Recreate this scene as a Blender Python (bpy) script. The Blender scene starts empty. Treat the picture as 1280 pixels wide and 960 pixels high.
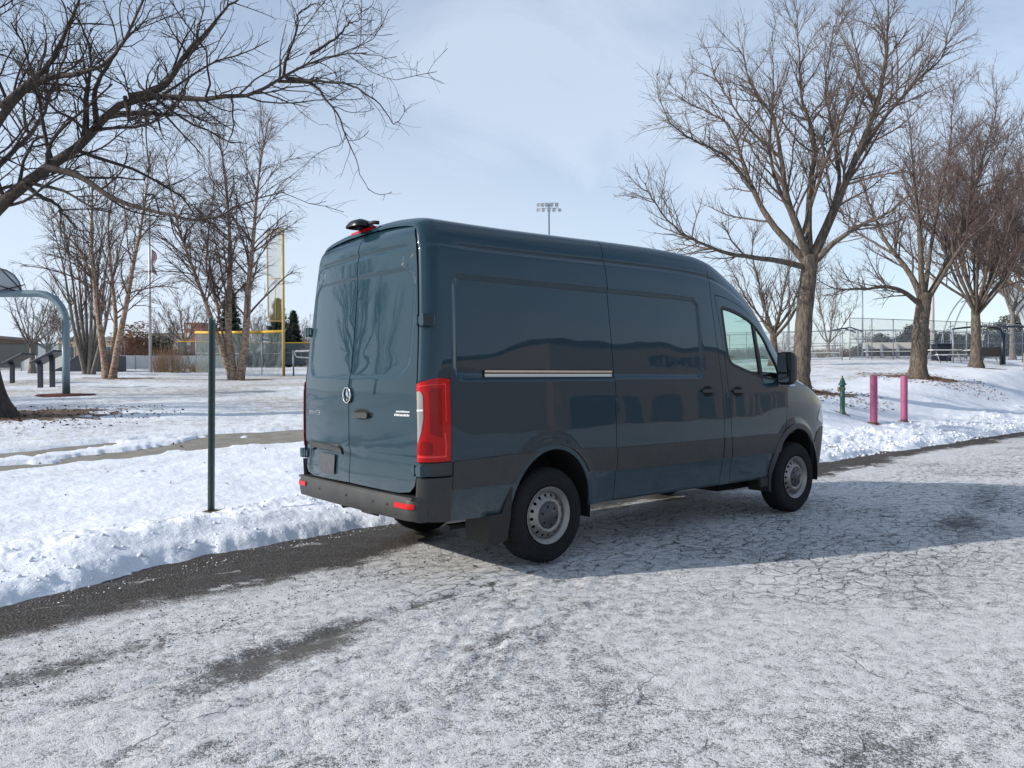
import bpy, bmesh, math, random
import numpy as np
from mathutils import Vector, Matrix
from mathutils.geometry import delaunay_2d_cdt
R_ = math.radians
SC = bpy.context.scene
COL = SC.collection
# ---------------------------------------------------------------- camera
CAM = Vector((-4.2064, -5.6137, 1.4820)); YAW = 0.88125; PITCH = -0.00645; ROLL = -0.00485; FPX = 976.1
cd = bpy.data.cameras.new('camera'); cam = bpy.data.objects.new('camera', cd); COL.objects.link(cam)
fwv = Vector((math.cos(YAW)*math.cos(PITCH), math.sin(YAW)*math.cos(PITCH), math.sin(PITCH)))
rv = Vector((math.sin(YAW), -math.cos(YAW), 0)); uv_ = rv.cross(fwv)
r2 = math.cos(ROLL)*rv + math.sin(ROLL)*uv_; u2 = -math.sin(ROLL)*rv + math.cos(ROLL)*uv_
cam.matrix_world = Matrix(((r2.x, u2.x, -fwv.x, CAM.x), (r2.y, u2.y, -fwv.y, CAM.y), (r2.z, u2.z, -fwv.z, CAM.z), (0, 0, 0, 1)))
cd.sensor_fit = 'HORIZONTAL'; cd.sensor_width = 36; cd.lens = 36*FPX/1280
cd.clip_start = .05; cd.clip_end = 3000
SC.camera = cam
# ---------------------------------------------------------------- world and sun
SUN_EL = 25.0
sx, sy = -.915, .405           # horizontal direction towards the sun
world = bpy.data.worlds.new('World'); SC.world = world; world.use_nodes = True
nt = world.node_tree; nt.nodes.clear()
def N(t, typ, **kw):
    n = t.nodes.new(typ)
    for k, v in kw.items():
        if k == 'inp':
            for a, b in v.items(): n.inputs[a].default_value = b
        else: setattr(n, k, v)
    return n
sky = N(nt, 'ShaderNodeTexSky', sky_type='NISHITA', sun_disc=False)
sky.sun_elevation = R_(SUN_EL); sky.sun_rotation = math.atan2(sx, sy)
sky.air_density = 1.0; sky.dust_density = .6; sky.ozone_density = 1.4
tc = N(nt, 'ShaderNodeTexCoord')
mp = N(nt, 'ShaderNodeMapping'); mp.inputs['Rotation'].default_value = (0, 0, R_(35)); mp.inputs['Scale'].default_value = (1.0, 2.6, 3.2)
nz1 = N(nt, 'ShaderNodeTexNoise', inp={'Scale': 1.5, 'Detail': 9.0, 'Roughness': .62, 'Distortion': 1.2})
nz2 = N(nt, 'ShaderNodeTexNoise', inp={'Scale': .9, 'Detail': 3.0, 'Roughness': .5})
mul = N(nt, 'ShaderNodeMath', operation='MULTIPLY_ADD'); mul.inputs[1].default_value = .55
rmp = N(nt, 'ShaderNodeMapRange', inp={'From Min': .57, 'From Max': .98, 'To Min': .02, 'To Max': .68})
mixc = N(nt, 'ShaderNodeMix', data_type='RGBA')
mixc.inputs['B'].default_value = (4.9, 5.6, 6.6, 1)
bg = N(nt, 'ShaderNodeBackground'); bg.inputs['Strength'].default_value = .15
wo = N(nt, 'ShaderNodeOutputWorld')
L = nt.links.new
L(tc.outputs['Generated'], mp.inputs['Vector']); L(mp.outputs[0], nz1.inputs['Vector']); L(mp.outputs[0], nz2.inputs['Vector'])
L(nz1.outputs['Fac'], mul.inputs[0]); L(nz2.outputs['Fac'], mul.inputs[2]); L(mul.outputs[0], rmp.inputs['Value'])

spz = N(nt, 'ShaderNodeSeparateXYZ'); L(tc.outputs['Generated'], spz.inputs[0])
hz = N(nt, 'ShaderNodeMapRange', inp={'From Min': .10, 'From Max': .62, 'To Min': .85, 'To Max': .0}); L(spz.outputs['Z'], hz.inputs['Value'])
dt = N(nt, 'ShaderNodeVectorMath', operation='DOT_PRODUCT'); dt.inputs[1].default_value = (-.15, .98, 0); L(tc.outputs['Generated'], dt.inputs[0])
az = N(nt, 'ShaderNodeMapRange', inp={'From Min': -.3, 'From Max': .75, 'To Min': .10, 'To Max': 1.0}); L(dt.outputs['Value'], az.inputs['Value'])
hm_ = N(nt, 'ShaderNodeMath', operation='MULTIPLY'); L(hz.outputs[0], hm_.inputs[0]); L(az.outputs[0], hm_.inputs[1])
mxf = N(nt, 'ShaderNodeMath', operation='MAXIMUM'); L(rmp.outputs[0], mxf.inputs[0]); L(hm_.outputs[0], mxf.inputs[1])
L(mxf.outputs[0], mixc.inputs['Factor']); L(sky.outputs[0], mixc.inputs['A']); L(mixc.outputs['Result'], bg.inputs['Color']); L(bg.outputs[0], wo.inputs['Surface'])
sd = bpy.data.lights.new('sun', 'SUN'); sun = bpy.data.objects.new('sun', sd); COL.objects.link(sun)
sd.energy = 4.5; sd.angle = R_(.55); sd.color = (1, .94, .85)
ce = math.cos(R_(SUN_EL))
sun.rotation_euler = Vector((sx*ce, sy*ce, math.sin(R_(SUN_EL)))).to_track_quat('Z', 'Y').to_euler()
sun.location = (0, 0, 30)
SC.view_settings.view_transform = 'Standard'; SC.view_settings.look = 'None'; SC.view_settings.gamma = 1
SC.view_settings.exposure = 0.08; SC.view_settings.use_curve_mapping = False
SC.cycles.max_bounces = 8; SC.cycles.transparent_max_bounces = 24; SC.cycles.caustics_reflective = False; SC.cycles.caustics_refractive = False
SC.cycles.use_denoising = True
# ---------------------------------------------------------------- helpers
MATS = {}
def mat(name, color, rough=.6, metal=0.0, coat=0.0, spec=.5, noise=None, bump=None, coatrough=.03, emit=None):
    """noise=(scale, amount, colour2); bump=(scale, strength, distance)"""
    if name in MATS: return MATS[name]
    m = bpy.data.materials.new(name); m.use_nodes = True; t = m.node_tree; b = t.nodes['Principled BSDF']
    b.inputs['Base Color'].default_value = (*color, 1); b.inputs['Roughness'].default_value = rough
    b.inputs['Metallic'].default_value = metal; b.inputs['Coat Weight'].default_value = coat
    b.inputs['Coat Roughness'].default_value = coatrough; b.inputs['Specular IOR Level'].default_value = spec
    if noise or bump:
        c = N(t, 'ShaderNodeTexCoord')
    if noise:
        n = N(t, 'ShaderNodeTexNoise', inp={'Scale': noise[0], 'Detail': 6.0, 'Roughness': .65})
        rp = N(t, 'ShaderNodeMapRange', inp={'From Min': .35, 'From Max': .65, 'To Min': 0.0, 'To Max': noise[1]})
        mx = N(t, 'ShaderNodeMix', data_type='RGBA'); mx.inputs['A'].default_value = (*color, 1); mx.inputs['B'].default_value = (*noise[2], 1)
        t.links.new(c.outputs['Object'], n.inputs['Vector']); t.links.new(n.outputs['Fac'], rp.inputs['Value'])
        t.links.new(rp.outputs[0], mx.inputs['Factor']); t.links.new(mx.outputs['Result'], b.inputs['Base Color'])
    if bump:
        n2 = N(t, 'ShaderNodeTexNoise', inp={'Scale': bump[0], 'Detail': 5.0, 'Roughness': .6})
        bp_ = N(t, 'ShaderNodeBump', inp={'Strength': bump[1], 'Distance': bump[2]})
        t.links.new(c.outputs['Object'], n2.inputs['Vector']); t.links.new(n2.outputs['Fac'], bp_.inputs['Height']); t.links.new(bp_.outputs[0], b.inputs['Normal'])
    MATS[name] = m; return m
def link(name, me, parent=None, m=None):
    o = bpy.data.objects.new(name, me); COL.objects.link(o)
    if parent is not None: o.parent = parent
    if m is not None and hasattr(me, 'materials'): me.materials.append(m)
    return o
def tag(o, label=None, cat=None, group=None, kind=None):
    if label: o['label'] = label
    if cat: o['category'] = cat
    if group: o['group'] = group
    if kind: o['kind'] = kind
    return o
def thing(name, label, cat, loc=(0, 0, 0), rz=0.0, group=None):
    o = bpy.data.objects.new(name, None); COL.objects.link(o); o.location = loc; o.rotation_euler = (0, 0, rz); o.empty_display_size = .2
    return tag(o, label, cat, group)
def dup(root, loc, rz=0.0, label=None, scale=None):
    r = root.copy(); COL.objects.link(r); r.location = loc; r.rotation_euler = (0, 0, rz)
    if label: r['label'] = label
    if scale: r.scale = scale
    for ch in list(root.children):
        c = ch.copy(); COL.objects.link(c); c.parent = r
        for g in list(ch.children):
            d = g.copy(); COL.objects.link(d); d.parent = c
    return r
class MB:
    def __init__(s): s.v = []; s.f = []; s.sm = []
    def add(s, vs, fs, smooth=False):
        b = len(s.v); s.v.extend([tuple(v) for v in vs]); s.f.extend([tuple(i + b for i in f) for f in fs]); s.sm.extend([smooth]*len(fs)); return s
    def box(s, x0, x1, y0, y1, z0, z1, M=None):
        vs = [Vector((x, y, z)) for x in (x0, x1) for y in (y0, y1) for z in (z0, z1)]
        if M is not None: vs = [M @ v for v in vs]
        return s.add(vs, [(0, 1, 3, 2), (4, 6, 7, 5), (0, 4, 5, 1), (2, 3, 7, 6), (0, 2, 6, 4), (1, 5, 7, 3)])
    def tube(s, pts, rad, n=8, cap=True, smooth=True):
        pts = [Vector(p) for p in pts]
        if not hasattr(rad, '__len__'): rad = [rad]*len(pts)
        vs = []; fs = []; ref = None
        for i, p in enumerate(pts):
            d = (pts[min(i+1, len(pts)-1)] - pts[max(i-1, 0)])
            if d.length < 1e-9: d = Vector((0, 0, 1))
            d.normalize()
            if ref is None: ref = Vector((1, 0, 0)) if abs(d.x) < .8 else Vector((0, 1, 0))
            a = (ref - d*ref.dot(d))
            if a.length < 1e-4: a = d.orthogonal()
            a.normalize(); ref = a; b = d.cross(a)
            for k in range(n):
                t = 2*math.pi*k/n; vs.append(p + (a*math.cos(t) + b*math.sin(t))*rad[i])
        for i in range(len(pts)-1):
            for k in range(n):
                fs.append((i*n+k, i*n+(k+1) % n, (i+1)*n+(k+1) % n, (i+1)*n+k))
        s.add(vs, fs, smooth)
        if cap:
            b = len(s.v) - len(vs)
            s.f.append(tuple(b + k for k in range(n))[::-1]); s.sm.append(False)
            s.f.append(tuple(b + (len(pts)-1)*n + k for k in range(n))); s.sm.append(False)
        return s
    def lathe(s, prof, n=32, M=None, smooth=True):
        """prof [(r, h)] about z, or about M's z"""
        vs = []; fs = []
        for r, h in prof:
            for k in range(n):
                t = 2*math.pi*k/n; v = Vector((r*math.cos(t), r*math.sin(t), h)); vs.append(M @ v if M is not None else v)
        for i in range(len(prof)-1):
            for k in range(n): fs.append((i*n+k, i*n+(k+1) % n, (i+1)*n+(k+1) % n, (i+1)*n+k))
        return s.add(vs, fs, smooth)
    def prism(s, poly, d0, d1, M=None):
        """poly in local xy, extruded along local z"""
        n = len(poly); vs = [Vector((x, y, d)) for d in (d0, d1) for x, y in poly]
        if M is not None: vs = [M @ v for v in vs]
        return s.add(vs, [tuple(range(n))[::-1], tuple(range(n, 2*n))] + [(i, (i+1) % n, n+(i+1) % n, n+i) for i in range(n)])
    def build(s, name, m, parent=None, bevel=0.0, recalc=True):
        me = bpy.data.meshes.new(name); me.from_pydata(s.v, [], s.f)
        me.polygons.foreach_set('use_smooth', s.sm)
        if recalc or bevel:
            bm = bmesh.new(); bm.from_mesh(me)
            if recalc: bmesh.ops.recalc_face_normals(bm, faces=bm.faces)
            bm.to_mesh(me); bm.free()
        o = link(name, me, parent, m)
        if bevel:
            md = o.modifiers.new('bevel', 'BEVEL'); md.width = bevel; md.segments = 2; md.limit_method = 'ANGLE'; md.angle_limit = R_(35)
            md.harden_normals = False
        return o
def resample(poly, h):
    out = []
    n = len(poly)
    for i in range(n):
        a = np.array(poly[i]); b = np.array(poly[(i+1) % n]); k = max(1, int(math.ceil(np.linalg.norm(b-a)/h)))
        for j in range(k): out.append(a + (b-a)*j/k)
    return np.array(out)
def inside(pts, poly):
    x, y = pts[:, 0], pts[:, 1]; c = np.zeros(len(pts), bool); n = len(poly); j = n-1
    for i in range(n):
        xi, yi = poly[i]; xj, yj = poly[j]
        if yi != yj:
            c ^= ((yi > y) != (yj > y)) & (x < (xj-xi)*(y-yi)/(yj-yi) + xi)
        j = i
    return c
def distpoly(pts, P):
    d = np.full(len(pts), 1e9)
    for i in range(0, len(P), 64):
        q = P[i:i+64]; d = np.minimum(d, np.min(np.hypot(pts[:, None, 0]-q[None, :, 0], pts[:, None, 1]-q[None, :, 1]), axis=1))
    return d
def rrect(x0, x1, y0, y1, r, n=6):
    if not hasattr(r, '__len__'): r = [r]*4
    out = []
    for (cx, cy, a, rr0) in ((x1-r[0], y1-r[0], 0, r[0]), (x0+r[1], y1-r[1], 90, r[1]), (x0+r[2], y0+r[2], 180, r[2]), (x1-r[3], y0+r[3], 270, r[3])):
        for k in range(n+1):
            t = R_(a + 90*k/n); out.append((cx + rr0*math.cos(t), cy + rr0*math.sin(t)))
    return out
def rounded(poly, r, n=4):
    """round the corners of a polygon"""
    out = []; P = [np.array(p, float) for p in poly]; k = len(P)
    for i in range(k):
        a, b, c = P[i-1], P[i], P[(i+1) % k]
        ri = r[i] if hasattr(r, '__len__') else r
        if ri <= 0: out.append(tuple(b)); continue
        d1 = a-b; l1 = np.linalg.norm(d1); d2 = c-b; l2 = np.linalg.norm(d2); q = min(ri, l1*.45, l2*.45)
        p1 = b + d1/l1*q; p2 = b + d2/l2*q
        for j in range(n+1):
            t = j/n; out.append(tuple((1-t)**2*p1 + 2*t*(1-t)*b + t*t*p2))
    return out
def inset(poly, d):
    """shift each vertex inward by d (simple polygons)"""
    P = np.array(poly, float); n = len(P)
    area = .5*np.sum(P[:, 0]*np.roll(P[:, 1], -1) - np.roll(P[:, 0], -1)*P[:, 1]); sg = 1 if area > 0 else -1
    e = np.roll(P, -1, 0) - P; ln = np.maximum(np.linalg.norm(e, axis=1), 1e-9)[:, None]; nn = np.stack([-e[:, 1], e[:, 0]], 1)/ln*sg
    m = nn + np.roll(nn, 1, 0); m /= np.maximum(np.linalg.norm(m, axis=1), 1e-6)[:, None]
    return [tuple(p) for p in P + m*d]
def panel(name, surf, poly, m, parent=None, holes=(), res=.03, thick=.012, off=0.0, mirror=False, both=False, eps=2e-3, edge=None):
    """A sheet following surf(a, b, off) over a 2-D outline with holes, its rim turned inwards."""
    rings = [resample(poly, edge or res)] + [resample(h, edge or res) for h in holes]
    pts = np.concatenate(rings); ed = []; b = 0
    for r in rings:
        n = len(r); ed += [(b+i, b+(i+1) % n) for i in range(n)]; b += n
    lo, hi = rings[0].min(0), rings[0].max(0)
    gx = np.arange(lo[0]+res*.5, hi[0], res); gy = np.arange(lo[1]+res*.5, hi[1], res)
    if len(gx) and len(gy):
        g = np.stack(np.meshgrid(gx, gy, indexing='ij'), -1).reshape(-1, 2)
        k = inside(g, rings[0])
        for h in rings[1:]: k &= ~inside(g, h)
        g = g[k]
        if len(g): g = g[distpoly(g, pts) > res*.45]
    else: g = np.zeros((0, 2))
    allp = np.concatenate([pts, g])
    vo, eo, fo, ov, oe, of = delaunay_2d_cdt([Vector(p) for p in allp], ed, [], 0, 1e-6)
    V2 = np.array([tuple(v) for v in vo]); F = np.array([f for f in fo if len(f) == 3], int)
    cen = V2[F].mean(1); k = inside(cen, rings[0])
    for h in rings[1:]: k &= ~inside(cen, h)
    F = F[k]
    # consistent winding in 2-D
    A = (V2[F[:, 1], 0]-V2[F[:, 0], 0])*(V2[F[:, 2], 1]-V2[F[:, 0], 1]) - (V2[F[:, 2], 0]-V2[F[:, 0], 0])*(V2[F[:, 1], 1]-V2[F[:, 0], 1])
    F = F[np.abs(A) > 1e-10]; A = A[np.abs(A) > 1e-10]
    F[A < 0] = F[A < 0][:, ::-1]
    a, c = V2[:, 0], V2[:, 1]
    P = surf(a, c, off)
    da = surf(a+eps, c, off) - surf(a-eps, c, off); dc = surf(a, c+eps, off) - surf(a, c-eps, off)
    Nn = np.cross(da, dc); ln = np.linalg.norm(Nn, axis=1)[:, None]; Nn = Nn/np.maximum(ln, 1e-12)
    flip = -1 if surf.flip else 1
    Nn *= flip
    if flip < 0: F = F[:, ::-1]
    # rim
    from collections import Counter
    E = {}
    for f in F.tolist():
        for i in range(3):
            e = (f[i], f[(i+1) % 3])
            if (e[1], e[0]) in E: del E[(e[1], e[0])]
            else: E[e] = 1
    verts = P.tolist(); faces = F.tolist(); norms = [tuple(Nn[i]) for f in F for i in f]; sm = len(faces)
    if thick > 0:
        idx = {}
        for (i, j) in E:
            for q in (i, j):
                if q not in idx: idx[q] = len(verts); verts.append((P[q] - Nn[q]*thick).tolist())
        for (i, j) in E:
            faces.append((j, i, idx[i], idx[j]))
            pa, pb, pc = P[j], P[i], np.array(verts[idx[i]])
            nn = np.cross(pb-pa, pc-pa); nn = nn/(np.linalg.norm(nn)+1e-12)
            norms += [tuple(nn)]*4
    vs = np.array(verts)
    if mirror: vs = vs*np.array([1, -1, 1])
    if mirror or both:
        mf = [tuple(f[::-1]) for f in faces]; mn = []; q = 0
        for f in faces:
            seg = norms[q:q+len(f)]; q += len(f); mn += [(n[0], -n[1], n[2]) for n in seg[::-1]]
        if mirror: faces, norms = mf, mn
        else:
            b = len(vs); faces = list(faces) + [tuple(i+b for i in f) for f in mf]; norms = norms + mn
            vs = np.concatenate([vs, vs*np.array([1, -1, 1])])
    me = bpy.data.meshes.new(name); me.from_pydata(vs.tolist(), [], faces)
    me.polygons.foreach_set('use_smooth', [True]*len(faces)); me.normals_split_custom_set(norms)
    return link(name, me, parent, m)
# ---------------------------------------------------------------- van body surface (x forward, right side = -y)
def curve1(xs, ys):
    xs = np.array(xs, float); ys = np.array(ys, float)
    h = np.diff(xs); dl = np.diff(ys) / h
    m = np.zeros(len(xs)); m[0] = dl[0]; m[-1] = dl[-1]
    for i in range(1, len(xs) - 1):
        if dl[i-1] * dl[i] > 0:
            w1 = 2*h[i] + h[i-1]; w2 = h[i] + 2*h[i-1]
            m[i] = (w1 + w2) / (w1/dl[i-1] + w2/dl[i])
    def f(x):
        x = np.clip(np.asarray(x, float), xs[0], xs[-1])
        i = np.clip(np.searchsorted(xs, x) - 1, 0, len(xs) - 2)
        u = (x - xs[i]) / h[i]
        return ((2*u**3 - 3*u**2 + 1)*ys[i] + (u**3 - 2*u**2 + u)*h[i]*m[i]
                + (-2*u**3 + 3*u**2)*ys[i+1] + (u**3 - u**2)*h[i]*m[i+1])
    return f
PT = [(.30,.90,.30),(.40,.935,.40),(.50,.955,.50),(.68,.982,.68),(.90,1.0,.90),(1.1,1.006,1.1),(1.3,1.002,1.3),(1.5,.990,1.5),(1.8,.965,1.8),
      (2.1,.932,2.1),(2.3,.905,2.3),(2.45,.880,2.45),(2.55,.857,2.545),(2.62,.830,2.61),(2.68,.789,2.655),(2.74,.735,2.683),
      (2.9,.58,2.712),(3.2,.29,2.735),(3.49,0,2.74)]
TMAX = 3.49
pW = curve1([p[0] for p in PT], [p[1] for p in PT])
pZ = curve1([p[0] for p in PT], [p[2] for p in PT])
lean = curve1([0,1.36,1.7,2.02,2.31,2.53,2.8],[0,0,.03,.06,.085,.105,.14])
kroof = curve1([-2,1.5,2.1,2.33,2.6,2.88,3.07,3.26,3.42,3.62,3.75,4.8],[1,1,.985,.955,.875,.755,.63,.475,.33,.14,.06,.0])
belt = curve1([-2,3.3,3.6,3.88,4.13,4.36,4.55,4.66],[1.45,1.45,1.44,1.40,1.31,1.19,1.02,.82])
taper = curve1([-2,2.3,2.8,3.3,3.8,4.1,4.3,4.45,4.56,4.635,4.66,4.67],[0,0,.008,.02,.04,.065,.10,.15,.235,.38,.55,.95])
bowx = curve1([-2,1.9,2.4,3.2,3.8,4.3,4.67],[0,0,.10,.22,.20,.10,.0])
SE = -1.05 - .235 * .66   # s where the rear corner ends
def sstep(a, b, x):
    u = np.clip((x - a)/(b - a), 0, 1); return u*u*(3 - 2*u)
def rr(x, y, x0, x1, y0, y1, r):
    dx = np.maximum(np.maximum(x0 + r - x, x - x1 + r), 0); dy = np.maximum(np.maximum(y0 + r - y, y - y1 + r), 0)
    ins = np.minimum(np.minimum(x - x0, x1 - x), np.minimum(y - y0, y1 - y))
    d = np.hypot(dx, dy) - r
    return np.where((dx > 0) | (dy > 0), d, -ins)   # signed distance, negative inside
def press(s, t):
    d = .014 * (1 - sstep(-.004, .026, rr(s, t, -.92, 1.99, 1.50, 2.235, .09)))
    d = d + .020 * (1 - sstep(-.0, .030, np.abs(t - 2.487))) * sstep(-.95, -.75, s) * (1 - sstep(2.2, 2.6, s)) * .55
    d = d + .012 * sstep(2.46, 2.495, t) * (1 - sstep(2.6, 2.75, t))
    # waist swage: sharp-ish crease, sides dip gently below it
    d = d + .008 * sstep(1.315, 1.30, t) * sstep(.9, 1.25, t) * sstep(-.98, -.8, s) * (1 - sstep(2.9, 3.3, s))
    # flared lips over the wheel arches
    for cx in (0.0, 3.675):
        rr_ = np.hypot((s - cx)/.47, (t - .42)/.52)
        d = d - .016 * (1 - sstep(1.0, 1.24, rr_)) * (t < 1.2)
    return d
def S0(s, t, off=0.0, side=-1):
    s = np.asarray(s, float); t = np.asarray(t, float)
    W = pW(t); Z = pZ(t)
    e = 1e-3
    tw = pW(t + e) - pW(t - e); tz = pZ(t + e) - pZ(t - e)
    ln = np.hypot(tw, tz) + 1e-12
    nw = tz / ln; nz = -tw / ln
    nw = np.where(t >= TMAX - 2e-3, 0, nw); nz = np.where(t >= TMAX - 2e-3, 1, nz)
    th = np.clip((-1.05 - s) / (.235 * .66), 0, 1) * np.pi / 2
    x = np.where(s < -1.05, -1.05 - .155*np.sin(th), s)
    ins = np.where(s < -1.05, .080*(1 - np.cos(th)), 0)
    ins = ins + press(s, t) - off*np.cos(th)
    x = x - off*np.sin(th)
    w = W - ins*nw; z = Z - ins*nz
    x = x + lean(Z) * (1 - sstep(-1.15, -.6, s)) * .9
    # cab
    k = kroof(s); zb = belt(s)
    up = Z > 1.45
    zc = np.where(up, zb + (z - 1.45)*k + 0.0, np.where(Z > .9, .9 + (z - .9)*(np.maximum(zb, .92) - .9)/.55, z))
    zc = zc + .032*sstep(-.6, 1.5, s)*sstep(2.25, 2.6, t)*sstep(2.9, 2.2, s)
    w = w - taper(s) * np.clip(w/.8, 0, 1)
    wn = np.clip(w / .93, 0, 1)
    zc = zc + np.where(up, sstep(3.3, 3.9, s)*.07*(1 - wn**2)*sstep(4.67, 4.4, s), 0)
    x = x + bowx(s) * (1 - wn**2) * sstep(1.5, 2.5, Z*0 + np.where(up, t, 0) )
    return np.stack([x, side*w, zc], -1)
def S(s, t, off=0.0):
    return S0(s, t, off)
def xr(z):
    return -1.26 + lean(z)*.95
def rpress(y, z):
    a = np.abs(y)
    d = .012*(1 - sstep(-.004, .022, rr(a, z, -.5, .80, 1.52, 2.29, .14)))
    d = d + .012*(1 - sstep(0, .022, np.abs(z - 2.462)))*(1 - sstep(.60, .74, a))
    c = np.hypot(a - .70, z - 2.375)
    d = d + .004*(1 - sstep(0, .012, np.abs(c - .062)))
    d = d + .010*sstep(.95, .93, z)*sstep(.70,.9,z)
    d = d + np.where(y > 0, .018*(1 - sstep(-.004, .02, rr(y, z, .13, .80, .68, .93, .06))), 0)
    return d
def R(y, z, off=0.0):
    y = np.asarray(y, float); z = np.asarray(z, float)
    x = xr(z) + .055*np.clip(np.abs(y)/.925, 0, 1.2)**2.2 + rpress(y, z) - off
    # roll over at the top
    x = x + .10*sstep(2.50, 2.70, z)**2
    return np.stack([x, y + 0*z, z + 0*y], -1)
CTRL_ = [(-1.51, 2.52, 0.07), (-3.33, 2.47, -0.07), (-2.65, 8.65, 0.09), (-0.18, 9.2, 0.25), (2.46, 8.97, 0.32), (-2.0, 14.59, 0.68), (0.3, 20.48, 1.02), (9.02, 30.14, 1.38), (4.39, 33.96, 1.6), (15.52, 40.34, 1.73), (13.11, 57.89, 2.33), (6.47, 63.36, 2.37), (12.63, 3.18, 0.62), (12.67, 2.49, 0.39), (13.39, 2.16, 0.45), (24.33, 6.5, 1.4), (14.75, 5.33, 1.06), (35.2, 8.55, 1.85), (40.67, 17.02, 2.5), (32.26, 5.79, 1.5), (51.08, 16.21, 2.82), (37.89, 24.49, 2.38), (27.61, 32.96, 1.93), (9.79, 11.36, 0.89), (-14, -5.5, 0.06), (-6, -0.71, 0.06), (-2, 0.85, 0.06), (2, 1.45, 0.06), (6, 1.53, 0.06), (10, 1.58, 0.06), (14, 1.63, 0.06), (19, 1.83, 0.06), (30, 2.95, 0.5), (50, 6.0, 1.2), (-5.2, 104.4, 2.95), (65.8, 79.3, 3.3), (104.0, 14.4, 3.9), (80.7, -75.6, 2.2), (34.3, -108.7, 2.0), (-99.9, 48.6, 1.5), (-14, 26, 1.0), (-30, 20, 1.0), (-12, 6, 0.2), (-20, 10, 0.5), (-45.0, 75.0, 2.2)]

# ---------------------------------------------------------------- terrain
CTRL = np.array(CTRL_, float)
def _rbf():
    P = CTRL[:, :2]; n = len(P); d = np.hypot(P[:, None, 0]-P[None, :, 0], P[:, None, 1]-P[None, :, 1])
    A = np.zeros((n+1, n+1)); A[:n, :n] = d; A[:n, n] = 1; A[n, :n] = 1
    return np.linalg.solve(A, np.concatenate([CTRL[:, 2], [0]]))
RBW = _rbf()
edge_y = curve1([-60,-14,-8,-3.56,-2.2,-.13,2,5,8.8,13.7,19.6,40,80],[-40,-5.5,-1.6,.41,.89,1.40,1.55,1.52,1.50,1.62,1.85,4.0,12.0])
def base_h(x, y):
    x = np.asarray(x, float); y = np.asarray(y, float); sh = x.shape; x = x.ravel(); y = y.ravel()
    r = np.hypot(x-3, y-10); k = np.minimum(1, 170/np.maximum(r, 1e-6)); x2 = 3+(x-3)*k; y2 = 10+(y-10)*k
    out = np.full(len(x), RBW[-1])
    for i in range(len(CTRL)):
        out += RBW[i]*np.sqrt((x2-CTRL[i, 0])**2 + (y2-CTRL[i, 1])**2 + 2.0)
    d = y - edge_y(x)
    out = .06 + (out - .06)*sstep(.2, 4.0, d)
    return np.maximum(out, 0).reshape(sh)
S.flip = False; R.flip = False
def _mk(surf, flip):
    def f(a, b, off=0.0): return surf(a, b, off)
    f.flip = flip; return f
# orientation test so that normals point outwards
_n = np.cross(S(1.01, 1.0)-S(1.0, 1.0), S(1.0, 1.01)-S(1.0, 1.0)); S.flip = bool(_n[1] > 0)
_n = np.cross(R(.11, 1.0)-R(.1, 1.0), R(.1, 1.01)-R(.1, 1.0)); R.flip = bool(_n[0] > 0)
# ---- materials
def paint_mat():
    m = mat('van_paint', (.013, .038, .054), rough=.30, metal=.0, coat=1.0, spec=.06, coatrough=.015)
    t = m.node_tree; b = t.nodes['Principled BSDF']
    c = N(t, 'ShaderNodeTexCoord'); n = N(t, 'ShaderNodeTexNoise', inp={'Scale': 1.7, 'Detail': 1.5, 'Roughness': .5})
    bp_ = N(t, 'ShaderNodeBump', inp={'Strength': .35, 'Distance': .018})
    n2 = N(t, 'ShaderNodeTexNoise', inp={'Scale': 5.0, 'Detail': 7.0, 'Roughness': .7})
    rp = N(t, 'ShaderNodeMapRange', inp={'From Min': .3, 'From Max': .8, 'To Min': .010, 'To Max': .04})
    sp = N(t, 'ShaderNodeSeparateXYZ')
    dz = N(t, 'ShaderNodeMapRange', inp={'From Min': .95, 'From Max': .40, 'To Min': 0.0, 'To Max': .72})
    mu = N(t, 'ShaderNodeMath', operation='MULTIPLY')
    mx = N(t, 'ShaderNodeMix', data_type='RGBA'); mx.inputs['A'].default_value = (.013, .038, .054, 1); mx.inputs['B'].default_value = (.13, .14, .145, 1)
    b.inputs['Coat IOR'].default_value = 1.45
    k = t.links.new
    k(c.outputs['Object'], n.inputs['Vector']); k(n.outputs['Fac'], bp_.inputs['Height']); k(bp_.outputs[0], b.inputs['Coat Normal']); k(bp_.outputs[0], b.inputs['Normal'])
    k(c.outputs['Object'], n2.inputs['Vector']); k(n2.outputs['Fac'], rp.inputs['Value']); k(rp.outputs[0], b.inputs['Coat Roughness'])
    k(c.outputs['Object'], sp.inputs[0]); k(sp.outputs['Z'], dz.inputs['Value']); k(dz.outputs[0], mu.inputs[0]); k(n2.outputs['Fac'], mu.inputs[1]); k(mu.outputs[0], mx.inputs['Factor']); k(mx.outputs['Result'], b.inputs['Base Color'])
    return m
PAINT = paint_mat()
TRIM = mat('trim_plastic', (.026, .027, .029), rough=.5, noise=(6, .4, (.05, .05, .05)), bump=(400, .15, .001))
BUMP = mat('bumper_plastic', (.024, .025, .026), rough=.48, noise=(5, .6, (.055, .053, .050)), bump=(400, .2, .001))
BLACK = mat('black_void', (.006, .006, .007), rough=.9)
RUBBER = mat('black_rubber', (.012, .012, .013), rough=.6)
TYRE = mat('tyre_rubber', (.010, .010, .012), rough=.85, noise=(9, .5, (.022, .022, .022)), spec=.25)
STEEL = mat('silver_steel', (.32, .305, .29), rough=.40, metal=.6, noise=(14, .6, (.19, .175, .16)))
ALU = mat('rail_metal', (.62, .56, .47), rough=.28, metal=.9)
CHROME = mat('chrome', (.85, .86, .88), rough=.08, metal=1)
RED = mat('red_lens', (.50, .002, .004), rough=.25, coat=.35, spec=.2)
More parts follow.
